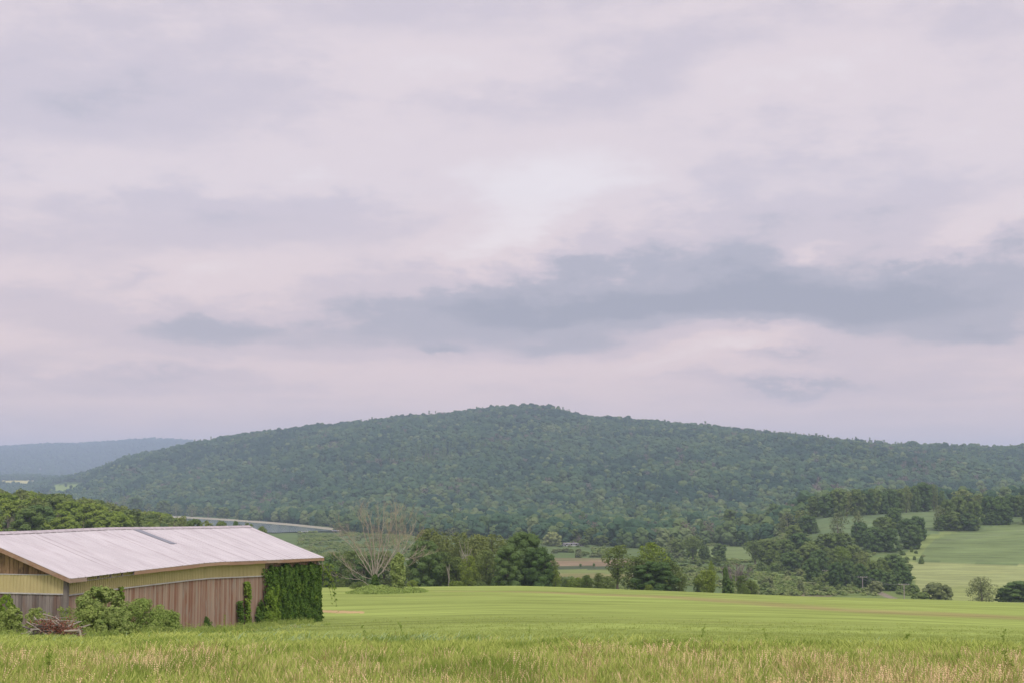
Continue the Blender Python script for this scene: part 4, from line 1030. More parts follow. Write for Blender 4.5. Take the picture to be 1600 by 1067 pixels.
# ------------------------------------------------------------------ trees along the crest of the field
G1 = 'trees beyond the crest of the field'
crest = [
 ('dark0', 503, 870, 262, 44, 'dark tree just clear of the barn roof corner', 'broadleaf_tree'),
 ('mid0', 524, 863, 275, 46, 'green tree behind the lowest branches of the dead tree', 'broadleaf_tree'),
 ('mid1', 549, 861, 285, 44, 'leafy tree half hidden by the dead tree limbs', 'broadleaf_tree'),
 ('dark1', 572, 868, 270, 44, 'dark low tree right behind the tall dead trunk', 'broadleaf_tree'),
 ('mid2', 600, 862, 290, 46, 'rounded tree between the two dead trunks', 'broadleaf_tree'),
 ('olive0', 668, 827, 285, 52, 'tall olive tree with its crown showing over the dark tree', 'broadleaf_tree'),
 ('dark2', 663, 846, 258, 50, 'dark vine-draped tree beside the ivy column', 'broadleaf_tree'),
 ('mid0', 640, 880, 275, 30, 'low tree in the gap behind the ivy column', 'broadleaf_tree'),
 ('olive1', 692, 832, 280, 48, 'yellow olive tree standing behind the slender pale trunk', 'broadleaf_tree'),
 ('mid1', 690, 862, 262, 40, 'mid green tree with a slender pale trunk below it', 'broadleaf_tree'),
 ('olive2', 722, 833, 275, 46, 'olive tree with bare grey limbs showing in its crown', 'broadleaf_tree'),
 ('mid2', 712, 870, 262, 36, 'shady green tree in the middle of the crest row', 'broadleaf_tree'),
 ('lime0', 733, 868, 256, 26, 'vine-covered tree leaning at the front of the crest row', 'broadleaf_tree'),
 ('olive0', 748, 836, 268, 44, 'olive crown between the grey-limbed tree and the dark one', 'broadleaf_tree'),
 ('olive2', 772, 836, 285, 44, 'pale olive tree half behind the biggest dark tree', 'broadleaf_tree'),
 ('mid1', 760, 860, 258, 36, 'green tree at the foot of the olive crowns', 'broadleaf_tree'),
 ('dark0', 817, 832, 258, 58, 'biggest dark tree with the highest crown on the crest', 'broadleaf_tree'),
 ('dark1', 793, 853, 252, 46, 'dark spreading flank tree under the biggest dark crown', 'broadleaf_tree'),
 ('dark2', 840, 856, 254, 48, 'dark tree sloping down toward the marsh gap', 'broadleaf_tree'),
 ('mid0', 861, 872, 258, 30, 'upright green tree at the end of the dark clump', 'broadleaf_tree'),
 ('lime1', 868, 890, 254, 18, 'small bright tree closing the dark clump at the marsh', 'broadleaf_tree'),
 ('airy0', 965, 853, 262, 42, 'open airy tree with sky-lit gaps and visible trunk', 'broadleaf_tree'),
 ('lime0', 1020, 848, 256, 48, 'yellowish green tree with the tallest crown of its clump', 'broadleaf_tree'),
 ('mid1', 998, 870, 252, 46, 'green tree filling the front of the yellowish clump', 'broadleaf_tree'),
 ('dark1', 1024, 878, 249, 60, 'dark leafy base tree in front of the yellowish crown', 'broadleaf_tree'),
 ('mid2', 1046, 876, 255, 36, 'green tree on the lower shoulder of the yellowish clump', 'broadleaf_tree'),
 ('mid0', 1062, 894, 252, 24, 'small tree trailing off the yellowish clump', 'broadleaf_tree'),
 ('lime1', 1105, 890, 248, 32, 'bright vine-smothered snag with a pointed top', 'broadleaf_tree'),
 ('lime0', 1112, 876, 249, 12, 'narrow leafy spire rising from the vine-smothered snag', 'broadleaf_tree'),
 ('mid1', 1090, 899, 250, 16, 'little tree leaning on the vine-smothered snag', 'broadleaf_tree'),
 ('dark0', 1134, 886, 248, 11, 'thin dark spire tree next to the bare thicket', 'broadleaf_tree'),
 ('dark2', 1138, 902, 247, 18, 'stubby dark tree below the thin spire', 'broadleaf_tree'),
 ('airy1', 1156, 898, 252, 28, 'thin small tree with bare patches at the row end', 'broadleaf_tree'),
 ('mid0', 1174, 906, 250, 22, 'last low tree where the crest runs clear', 'broadleaf_tree'),
 ('bush1', 1162, 916, 244, 22, 'rounded bright shrub at the field edge under the last trees', 'shrub'),
 ('bush0', 713, 907, 248, 24, 'pale shrub at the field edge under the olive trees', 'shrub'),
 ('bush1', 751, 908, 247, 24, 'low round shrub beside the biggest dark tree', 'shrub'),
 ('bush0', 644, 906, 250, 20, 'low shrub between the ivy column and the dark tree', 'shrub'),
 ('bush1', 884, 904, 262, 26, 'hazy low shrub starting the marsh-side row', 'shrub'),
 ('bush0', 902, 902, 256, 34, 'yellow green shrub in the middle of the marsh-side row', 'shrub'),
 ('mid2', 917, 898, 254, 24, 'leaning dark shrub-tree inside the marsh-side row', 'shrub'),
 ('mid1', 936, 895, 254, 22, 'taller dark shrub-tree ending the marsh-side row', 'shrub'),
 ('bush1', 950, 900, 252, 32, 'dense dark shrub at the foot of the airy tree', 'shrub'),
 ('bush0', 1014, 913, 246, 18, 'pale little shrub under the yellowish clump', 'shrub'),
 ('bush1', 562, 910, 215, 36, 'pale bush at the foot of the tall dead tree', 'shrub'),
 ('bush1', 520, 900, 262, 40, 'dark undergrowth by the barn roof corner', 'shrub'),
]
for kd, px, yt, d, w, lb, nm in crest:
    if nm == 'broadleaf_tree' and w > 20: w *= 1.22
    tree(kd, px, yt, d, w, lb, 'shrub' if nm == 'shrub' else 'tree', G1 if nm != 'shrub' else 'shrubs beyond the crest of the field', nm)
def snag(px, d, ytop, ybase, label, seed, spread=14):
    rs = random.Random(seed); g = drop(px, d); k = d / F; h = ray(px, ytop)[1] * d - g.z
    r = empty('bare_snag', g); tag(r, label, 'dead tree'); m = MB(); m.tube([(0, 0, -.3), (.2, 0, h * .4), (.1, 0, h * .7)], [.12, .10, .07], 6); m.build('trunk', M['dead_wood'], r)
    for i in range(9):
        s = Vector((.12, 0, h * rs.uniform(.35, .65))); e = Vector((rs.uniform(-.5, .5) * spread * k, rs.uniform(-1, 1), h * rs.uniform(.75, 1)))
        b = MB(); b.tube([s, s.lerp(e, .5) + Vector((0, 0, -.2)), e], [.06, .04, .02], 5); b.build('limb', M['dead_wood'], r)
snag(700, 259, 880, 916, 'slender pale bare trunk in front of the crest row', 3, 6)
snag(728, 264, 842, 916, 'grey leafless snag inside the olive crowns', 4, 26)
snag(736, 268, 850, 916, 'second grey snag leaning among the olive crowns', 6, 20)

# ------------------------------------------------------------------ hedgerows and woods on the right slope
G2 = 'trees on the farmed slope'
X6 = lambda X: 1260 + X / 4.706
Y6 = lambda Y: 740 + Y / 4.706
rows = [
 # upper row: X, top, width in the crop, distance
 ('upper', 930, [(0, 190, 110, 0), (62, 165, 130, 1), (150, 150, 120, 0), (235, 120, 140, 1), (300, 130, 110, 2), (370, 113, 130, 1), (440, 125, 110, 0), (490, 110, 120, 1), (560, 135, 110, 0), (620, 112, 120, 0), (690, 112, 100, 1), (735, 92, 90, 2), (860, 66, 140, 0), (795, 90, 90, 0), (940, 78, 70, 2), (1000, 125, 50, 0)]),
 ('middle', 800, [(230, 290, 140, 3), (380, 276, 100, 3), (400, 355, 130, 0), (650, 250, 130, 0), (570, 318, 180, 1), (500, 392, 170, 0), (740, 330, 130, 0), (815, 312, 150, 0), (780, 375, 150, 0), (620, 400, 120, 0), (460, 430, 110, 0)]),
 ('hilltop', 790, [(975, 235, 90, 3), (1040, 190, 120, 1), (1110, 170, 130, 1), (1170, 160, 140, 0), (1240, 200, 120, 1), (1190, 290, 140, 0), (1090, 280, 150, 1), (1000, 300, 120, 0), (1340, 165, 120, 0), (1420, 168, 120, 0), (1500, 152, 130, 0), (1575, 158, 120, 1), (1640, 165, 130, 0), (1150, 118, 170, 2), (1270, 150, 110, 2), (1470, 240, 110, 0), (1370, 260, 110, 0)]),
 ('lower', 640, [(30, 500, 150, 1), (150, 440, 170, 1), (260, 435, 180, 1), (90, 560, 130, 0), (165, 548, 130, 1), (255, 535, 150, 4), (350, 525, 150, 1), (420, 570, 130, 2), (480, 640, 110, 1), (560, 620, 130, 1), (640, 592, 170, 0), (700, 650, 110, 0), (725, 712, 110, 0), (520, 700, 130, 0), (590, 720, 110, 0), (300, 640, 120, 0), (220, 650, 110, 0), (400, 660, 100, 0), (40, 620, 120, 0), (650, 740, 120, 0)]),
]
kinds = {0: ['fdark0', 'fdark1', 'fdark2'], 1: ['fmid0', 'fmid1', 'fmid2'], 2: ['folive0', 'folive1', 'folive2'], 3: ['fpale0', 'fpale1', 'fpale2'], 4: ['lime0', 'lime1']}
tone_w = {0: 'dark', 1: 'mid green', 2: 'olive', 3: 'greyish pale', 4: 'bright yellow-green'}
where = {'upper': 'hedgerow on the skyline above the top meadow', 'middle': 'clump below the top meadow', 'hilltop': 'wood above the striped slope field', 'lower': 'line beside the power poles'}
PEND = []
for nm, d, L_ in rows:
    for i, (X, Yt, W_, k) in enumerate(L_):
        px, yt, w = X6(X), Y6(Yt), W_ / 4.706 * 1.12
        if nm == 'upper': yb = 809 - 11 * min(1, X / 900); yb -= 0
        elif nm == 'middle': yb = min(Y6(Yt + 175), 862)
        elif nm == 'hilltop': yb = Y6(min(Yt + 215, 415)) if X < 1300 else Y6(min(Yt + 205, 372))
        else: yb = min(Y6(Yt + 190), 922)
        if nm == 'hilltop' and Yt < 165: yb = 806
        hp = hit(px, yb, 300, 1300); dd = hp.y
        if dd > 1150: dd = d
        r = tree(kinds[k][i % len(kinds[k])], px, yt, dd, w, None, None, G2)
        PEND.append((r, tone_w[k], where[nm], px, yt, w, 'tree'))
for (px, yt, d, w, kd, lb, nm) in [
    (1459, 911, 405, 44, 'spale0', 'wide olive bush with ragged top beyond the field', 'shrub'), (1478, 914, 402, 26, 'spale1', 'greyish spiky bush at the side of the wide olive one', 'shrub'),
    (1440, 925, 398, 30, 'sdark0', 'small bush trailing in front of the wide olive one', 'shrub'), (1428, 929, 396, 12, 'sdark1', 'tiny dark shrub close to the nearest power pole', 'shrub'),
    (1534, 901, 385, 48, 'sparse0', 'tall sparse grey-green tree standing before the pale field', 'small_tree'),
    (1592, 908, 383, 62, 'dark1', 'round dark bush-like tree beside the sparse grey-green one', 'small_tree'), (1568, 918, 385, 26, 'dark2', 'lower dark tree tucked beside the sparse one', 'small_tree')]:
    tree(kd, px, yt, d, w, lb, nm.replace('_', ' '), None, nm)
# ------------------------------------------------------------------ trees at the edge of the valley wood
valley = [
 (864, 831, 850, 30, 'willow0', 'pale weeping willow standing before the white house'), (873, 851, 840, 12, 'spale0', None), (884, 824, 890, 26, 'fdark0', 'dark tree rising directly behind the white house'),
 (903, 826, 885, 28, 'fmid0', None), (925, 824, 870, 32, 'fmid1', None), (912, 842, 850, 20, 'fmid2', None), (940, 836, 850, 30, 'fmid0', None), (958, 828, 870, 34, 'fpale0', None), (978, 834, 850, 30, 'fmid1', None),
 (1000, 838, 830, 26, 'fmid2', None), (1020, 835, 830, 30, 'folive0', None), (1050, 838, 800, 26, 'fpale1', None), (1060, 842, 770, 28, 'fmid0', None), (1083, 838, 760, 42, 'fairy0', None), (1100, 852, 770, 22, 'fmid1', None),
 (1125, 849, 740, 27, 'fdark1', 'round dark tree alone in front of the green meadow'), (1180, 845, 720, 40, 'fairy1', 'oak-like tree with a bare trunk at the meadow end'),
 (1197, 842, 715, 40, 'fmid2', None), (1224, 843, 705, 42, 'fmid0', None), (1248, 833, 720, 44, 'fdark2', None), (1206, 858, 700, 30, 'fmid1', None), (1236, 862, 690, 34, 'fdark0', None), (1262, 852, 690, 40, 'fmid2', None), (1250, 872, 660, 40, 'fmid0', None), (1225, 880, 670, 30, 'fmid1', None),
 (1172, 802, 880, 42, 'fmid1', None), (1150, 812, 860, 30, 'fdark0', None), (1126, 815, 880, 26, 'fmid0', None), (1108, 812, 890, 26, 'fpale2', None), (1210, 787, 930, 28, 'fdark1', 'broad dark tree towering over the bare grey patch'),
 (1200, 812, 860, 26, 'fdark2', None), (1230, 800, 900, 30, 'fpale0', None), (1252, 797, 880, 34, 'folive1', None), (1240, 820, 840, 30, 'fmid2', None), (1222, 812, 860, 18, 'folive2', None), (1187, 825, 850, 20, 'fdark0', None), (1160, 828, 850, 22, 'fdark1', None),
 (1275, 815, 790, 14, 'cone0', 'small dark conifer standing in the top meadow'), (1262, 805, 870, 30, 'fdark0', None), (1090, 800, 940, 30, 'fmid2', None), (1060, 806, 960, 30, 'folive0', None), (1140, 796, 950, 32, 'fmid1', None),
 (840, 838, 930, 26, 'fmid2', None), (826, 828, 960, 28, 'fpale1', None), (800, 826, 980, 30, 'fmid1', None), (778, 830, 990, 28, 'fmid0', None), (755, 822, 1000, 30, 'folive1', None), (733, 826, 1000, 30, 'fmid1', None), (708, 824, 1010, 30, 'fpale2', None),
 (684, 822, 1030, 32, 'fmid0', None), (660, 818, 1040, 30, 'fmid2', None), (640, 818, 1060, 34, 'fpale0', 'pale rounded tree above the dead tree twigs'), (615, 816, 1060, 30, 'fmid1', None), (592, 815, 1080, 30, 'fdark2', None), (568, 812, 1100, 34, 'fmid0', None), (545, 813, 1120, 30, 'fmid2', None),
 (530, 816, 1140, 22, 'fmid1', None), (515, 800, 1300, 28, 'fpale1', None), (497, 797, 1330, 26, 'fmid0', None), (470, 798, 1380, 26, 'fmid1', None), (445, 800, 1420, 24, 'fmid2', None), (420, 798, 1450, 26, 'fmid0', None), (400, 796, 1480, 22, 'fpale2', None), (375, 796, 1520, 20, 'folive0', 'pale yellow rounded tree on the far lake shore'),
 (350, 792, 1560, 24, 'fmid1', None), (325, 790, 1600, 26, 'fpale0', None), (300, 788, 1640, 24, 'fpale1', None), (275, 786, 1680, 26, 'fpale2', None), (255, 782, 1720, 24, 'fmid0', None), (232, 786, 1750, 18, 'fpale0', None), (212, 776, 1800, 24, 'fdark0', None), (192, 776, 1850, 20, 'fpale1', None),

 (1120, 868, 640, 20, 'fmid0', None), (1090, 872, 650, 28, 'fmid2', None), (1040, 862, 700, 24, 'fdark1', None), (1015, 868, 680, 24, 'fmid1', None), (1070, 880, 620, 26, 'sdark0', None), (1100, 884, 600, 26, 'sdark1', None),
]
for (px, yt, d, w, kd, lb) in valley:
    if px > 1030 and yt < 868:
        q = hit(px, yt + w * .95 + (4 if w < 30 else 0), 300, 1300)
        if q.y < 1150: d = q.y
    r = tree(kd, px, yt, d, w, lb, 'tree', None, 'broadleaf_tree')
    if lb is None: PEND.append((r, 'dark' if 'dark' in kd else 'olive' if 'olive' in kd else 'greyish pale' if 'pale' in kd else 'spreading' if 'airy' in kd else 'mid green', None, px, yt, w, 'tree'))
for px, py, lb in ((111, 763, 'lone dark tree in the small far meadow'), (103, 760, 'smaller tree at the upper rim of the small far meadow')):
    g = hit(px, py, 900, 4500); tree('fdark0', px, 0, g.y, 7 * F / g.y, lb, xyz=g, hgt=7.5)
# small shrubs in the rough ground
rgs = np.random.default_rng(77)
def shrub_field(n, box, dr, kinds_, wr, h_, where_):
    c = 0
    for i in range(n * 6):
        px = rgs.uniform(box[0], box[2]); y = rgs.uniform(*dr); g = drop(px, y); q = proj(np.array([g.x]), np.array([g.y]), np.array([g.z]))[1][0]
        if not (box[1] < q < box[3]): continue
        if 1100 < px < 1175 and 852 < q < 876: continue
        w = rgs.uniform(*wr); hh = rgs.uniform(*h_); kd = kinds_[int(rgs.integers(0, len(kinds_)))]
        r = tree(kd, px, 0, y, w, None, 'shrub', None, 'shrub', hgt=hh, xyz=g); c += 1
        PEND.append((r, 'dark' if 'dark' in kd else 'pale', where_, px, q, w, 'shrub'))
        if c >= n: break
shrub_field(64, (1180, 886, 1430, 930), (400, 640), ['sdark0', 'sdark1', 'sdark2', 'spale0'], (10, 26), (1.8, 4.2), 'rough ground below the power poles')
shrub_field(12, (1405, 855, 1445, 882), (520, 760), ['sdark0', 'sdark2'], (5, 11), (1.2, 2.4), 'grassy bank under the striped slope field')
shrub_field(20, (1010, 870, 1180, 900), (480, 800), ['sdark0', 'sdark1', 'spale1'], (9, 22), (1.6, 3.6), 'rough ground behind the vine-smothered snag')
shrub_field(12, (862, 861, 960, 871), (650, 800), ['sdark0', 'sdark1', 'spale1', 'spale0'], (7, 18), (1.5, 3.0), 'marsh edge in front of the white house')
shrub_field(16, (500, 832, 640, 868), (640, 1100), ['sdark0', 'sdark1', 'spale1', 'spale0'], (7, 18), (1.5, 3.2), 'green marsh beyond the dead trees')
for px, d in ((907, 0), (928, 0)):
    y = 640; g = drop(px, y); r = tree('sdark0', px, 0, y, 4.5, 'tiny round shrub standing alone on the reddish marsh, the one nearer the ' + ('willow' if px < 910 else 'airy tree'), 'shrub', None, 'shrub', hgt=1.3, xyz=g)
tree('bare0', 1150, 874, 520, 60, 'wide leafless brown thicket behind the thin spire tree', 'thicket', None, 'bare_thicket')
tree('bare0', 1228, 794, 905, 18, 'bare greyish tree beside the broad dark one', 'dead tree', None, 'bare_tree')
tree('bare0', 1135, 806, 900, 30, 'bare grey-brown crown in the wood above the meadow', 'dead tree', None, 'bare_tree')
tree('bare0', 906, 832, 872, 14, 'leafless grey tree just behind the white house', 'dead tree', None, 'bare_tree')
tree('bare0', 1278, 898, 560, 11, 'pale pinkish dead shrub below the pole line', 'dead shrub', None, 'bare_shrub')
tree('bare0', 685, 792, 1250, 30, 'brownish bare crown at the foot of the hill', 'dead tree', None, 'bare_tree')

# valley wood behind its edge: reads as one mass
def valley_wood():
    rg = np.random.default_rng(44)
    x, y = jitter_grid(-420, 640, 820, 1560, 10.5, rg); p = bearing(x, y); z = H(x, y); qx, qy = proj(x, y, z)
    bd = np.interp(p, _P['px'], _P['bd'])
    edge = np.interp(p, [240, 300, 400, 460, 530, 560, 700, 840, 920, 1000, 1060, 1090, 1175, 1185, 1255, 1268, 1400, 1650], [1740, 1640, 1450, 1350, 1190, 1080, 1010, 900, 860, 790, 750, 850, 850, 740, 700, 950, 960, 960])
    edge = np.where((p > 855) & (p < 922), 880, edge)
    k = (y > edge) & (y < bd + 20) & (p > 380) & (p < 1700)
    k &= ~((p > 1262) & (y < 935))
    x, y = x[k], y[k]; P, S, Ro = place(x, y, rg, .8, 1.35, -.6)
    idx = rg.integers(0, 5, len(x)); r = rg.uniform(0, 1, len(x)); idx[r < .55] = 7; idx[r < .07] = 6; idx[r < .02] = 5
    scatter('valley_wood', wood_protos(420, .95), P, idx, S, Ro, LEAFM, 'stuff', 'mixed wood filling the valley floor below the hill', 'wood')
    x, y = jitter_grid(-330, -40, 330, 620, 6.6, rg); return
valley_wood()
def rough_brush():
    rg = np.random.default_rng(46)
    x, y = jitter_grid(-200, 330, 400, 1150, 2.6, rg); p = bearing(x, y); z = H(x, y); qx, qy = proj(x, y, z)
    k = (p > 470) & (p < 1440) & (qy < 930) & (vnoise(x / 16, y / 40, 81) * .6 + vnoise(x / 5, y / 12, 82) * .4 > .47)
    for poly in ([(852, 852), (925, 852), (925, 868), (852, 868)], [(855, 868), (1010, 868), (1010, 906), (855, 906)], [(1095, 853), (1175, 853), (1180, 876), (1090, 874)], [(1262, 795), (1480, 795), (1470, 850), (1425, 880), (1262, 835)], [(1418, 870), (1700, 870), (1700, 960), (1440, 960)], [(300, 800), (535, 820), (542, 829.5), (440, 832), (300, 834)], [(1372, 915), (1425, 935), (1425, 945), (1360, 928)]):
        k &= ~inpoly(qx, qy, poly)
    k &= ~((p > 1262) & (y > 690))
    x, y = x[k], y[k]; P, S, Ro = place(x, y, rg, .10, .26, -.2); S[:, 2] *= .75
    pr = [crown_geo(330 + i, h=8, w=13, base=0, shape='bush', nl=12, n=110, leaf=1.9, lobe=.17, core=.9, cres=2)[:2] + (0,) for i in range(3)]
    scatter('rough_brush', pr, P, rg.integers(0, 3, len(x)), S, Ro, [M['brush_leaf']], 'stuff', 'low tangled brush covering the rough ground of the valley', 'brush')
M['brush_leaf'] = leaf_mat('brush_leaf', (0.11, 0.165, 0.05), (0.20, 0.25, 0.075), trans=.1, rnd=.8, c=(0.24, 0.26, 0.12))
rough_brush()
# wooded slope behind the barn: each crown a tree
def left_slope():
    rg = np.random.default_rng(45)
    x, y = jitter_grid(-330, -60, 330, 570, 9.8, rg); p = bearing(x, y)
    k = (p > -70) & (p < 345) & (y > np.interp(p, [-70, 120, 345], [330, 380, 470])); x, y, p = x[k], y[k], p[k]
    o = np.argsort(y); c = 0
    z = H(x, y); top = proj(x, y, z + 8.5)[1]
    ks = ['fmid0', 'fmid1', 'fmid2', 'fdark0', 'mid1', 'folive0', 'flime0', 'flime1']
    for i in o:
        roof = np.interp(p[i], [-100, 0, 160, 395], [838, 832, 825, 821])
        if top[i] > roof + 3: continue
        lo = 1 - sm(y[i], 395, 500)
        r = rg.uniform()
        if r < .45 * lo + .10: kd = ks[6 + int(rg.integers(0, 2))]
        elif r < .45 * lo + .16: kd = 'fdark0'
        elif r < .72: kd = 'folive' + str(int(rg.integers(0, 3)))
        elif r < .74: kd = 'bare0'
        else: kd = ks[int(rg.integers(0, 3))]
        g = Vector((x[i], y[i], z[i])); w = rg.uniform(8.5, 12.5); hh = rg.uniform(8.5, 12)
        if kd == 'bare0': w *= .8
        t = tree(kd, p[i], 0, y[i], w * F / y[i], None, 'tree', None, 'broadleaf_tree' if kd != 'bare0' else 'bare_tree', xyz=g, hgt=hh); c += 1
        PEND.append((t, {'m': 'mid green', 'd': 'dark', 'o': 'olive', 'l': 'bright yellow-green', 'b': 'leafless brown'}[kd.lstrip('f')[0]], 'wooded slope behind the barn roof', float(p[i]), float(top[i]), w * F / y[i], 'tree'))
    return c
left_slope()
for (px, yt, d, w, kd, lb) in [(302, 812, 455, 34, 'fmid0', 'green treetop beside the second lightning rod'), (322, 814, 440, 30, 'folive1', 'olive treetop just above the roof between rod and peak'), (344, 815, 460, 32, 'fmid2', 'green treetop over the roof before the lake'),
                               (368, 816, 450, 26, 'fdark1', 'dark treetop peeking over the roof near its far peak'), (386, 818, 470, 22, 'fmid1', 'small treetop at the far roof peak'), (285, 808, 470, 30, 'folive0', 'olive crown ending the wooded slope at the second lightning rod'), (408, 824, 480, 22, 'fmid0', 'treetop just past the far roof peak below the lake')]:
    tree(kd, px, yt, d, w, lb, 'tree', None, 'broadleaf_tree')
# labels for the many: look, size, woodland, nearest landmark
LM = [(864, 845, 'the willow'), (895, 853, 'the white house'), (1125, 860, 'the round dark meadow tree'), (1210, 800, 'the broad dark tree'), (1135, 864, 'the green meadow'), (400, 818, 'the lake'), (530, 828, 'the lake end'), (586, 800, 'the tall dead tree'),
      (664, 830, 'the tall olive tree'), (731, 835, 'the grey snags'), (817, 835, 'the biggest dark tree'), (965, 855, 'the open airy tree'), (1020, 850, 'the yellowish clump'), (1105, 885, 'the vine-smothered snag'), (1413, 920, 'the nearest power pole'), (1348, 908, 'the second power pole'),
      (1291, 897, 'the farthest power pole'), (1278, 903, 'the pinkish dead shrub'), (1150, 885, 'the bare thicket'), (1435, 820, 'the top meadow gap'), (1534, 800, 'the striped slope field'), (1560, 760, 'the skyline wood end'), (110, 762, 'the small far meadow'), (0, 832, 'the near roof end'),
      (130, 826, 'the first lightning rod'), (207, 825, 'the grey roof panel'), (272, 824, 'the second lightning rod'), (385, 822, 'the far roof peak'), (60, 770, 'the misty plain'), (1275, 815, 'the small meadow conifer'), (1459, 770, 'the tall skyline tree'), (1340, 780, 'the middle of the skyline hedgerow'), (1340, 830, 'the middle clump'), (1340, 870, 'the bank of the lower line'), (1500, 860, 'the sloping field')]
def finish_labels():
    seen = {}
    for (r, tone, wh, px, yt, w, cat) in PEND:
        ds = sorted((math.hypot(px - a, (yt - b) * 1.5), nm, px - a, yt - b) for a, b, nm in LM)
        dist, nm, dx, dy = ds[0]
        rel = 'beside' if abs(dx) > abs(dy) * 1.5 else ('above' if dy < 0 else 'below')
        if dist < 9: rel = 'right at'
        elif dist > 45: rel = 'some way ' + (rel if rel != 'beside' else 'from')
        size = 'broad' if w > 34 else 'medium' if w > 22 else 'slim' if w > 12 else 'tiny'
        key = f'{size} {tone} {cat} {rel} {nm}'
        seen.setdefault(key, []).append((r, px, yt, cat, wh, ds[1][1], ds[2][1]))
    for key, L_ in seen.items():
        if len(L_) == 1:
            tag(L_[0][0], key, L_[0][3]); continue
        sub = {}
        for q in L_: sub.setdefault(f'{key}, toward {q[5]}', []).append(q)
        for k2, M_ in sub.items():
            M_.sort(key=lambda q: q[1])
            if len(M_) == 1: tag(M_[0][0], k2.replace('some way from', 'off').replace('some way', 'well'), M_[0][3]); continue
            for i, q in enumerate(M_):
                if i == 0: w_ = 'outermost on the barn side'
                elif i == len(M_) - 1: w_ = 'outermost on the far field side'
                else: w_ = ('second', 'third', 'fourth', 'fifth', 'sixth', 'seventh', 'eighth', 'ninth', 'tenth', 'eleventh', 'twelfth', 'thirteenth', 'fourteenth', 'fifteenth', 'sixteenth', 'seventeenth', 'eighteenth', 'nineteenth')[min(i - 1, 17)] + ' from the barn side'
                tag(q[0], f'{key}, {w_}', q[3])
            for q in M_:
                q[0]['label'] = q[0]['label'].replace('some way above', 'high above').replace('some way from', 'off').replace(' from the barn side', ' counting from the barn').replace('outermost on the barn side', 'closest to the barn').replace('outermost on the far field side', 'farthest from the barn')
                q[0]['group'] = 'crowns of one look in the woods'
finish_labels()

# ------------------------------------------------------------------ poles, house, road
M['pole_wood'] = surf_mat('pole_wood', (0.30, 0.25, 0.23), (0.42, 0.37, 0.35), 3, (1, 1, .2))
M['wire'] = surf_mat('wire', (0.25, 0.25, 0.25), (0.3, 0.3, 0.3), 1)
tops = []
def pole(px, ytop, d, label):
    g = drop(px, d); zt = ray(px, ytop)[1] * d; h = zt - g.z
    r = empty('power_pole', g); tag(r, label, 'power pole', 'wooden power poles along the lane')
    m = MB(); m.tube([(0, 0, -.5), (0, 0, h)], [.15, .10], 8, .5); m.build('pole', M['pole_wood'], r)
    c = MB(); c.box(-1.6, 1.6, -.05, .05, h - .27, h - .17); c.build('crossarm', M['pole_wood'], r)
    for x in (-1.45, -.6, .6, 1.45):
        i = MB(); i.tube([(x, 0, h - .14), (x, 0, h + .08)], [.07, .05], 6); i.build('insulator', M['white_trim'], r)
    tops.append(Vector((g.x, g.y, g.z + h + .06)))
pole(1413, 911.5, 420, 'nearest wooden power pole standing clear before the pale field')
pole(1348, 900, 480, 'middle wooden power pole against the dark tree line')
pole(1291, 890, 560, 'farthest faint power pole near the pinkish dead shrub')
for a, b, lb in ((0, 1, 'thin power wires between the nearest and middle poles'), (1, 2, 'thin power wires between the middle and farthest poles')):
    w = MB()
    for x in (-1.45, .6, 1.45):
        p, q = tops[a] + Vector((x, 0, 0)), tops[b] + Vector((x, 0, 0)); pts = [p.lerp(q, k / 12) - Vector((0, 0, 1.1 * (1 - (2 * k / 12 - 1) ** 2))) for k in range(13)]
        w.tube(pts, .025, 4)
    tag(w.build('power_wires', M['wire']), lb, 'wires')
M['house_white'] = surf_mat('house_white', (0.55, 0.55, 0.57), (0.65, 0.65, 0.67), 1)
M['house_roof'] = surf_mat('house_roof', (0.14, 0.13, 0.14), (0.20, 0.19, 0.20), 2)
M['glass_dark'] = surf_mat('glass_dark', (0.03, 0.035, 0.04), (0.05, 0.055, 0.06), 1, rough=.15)
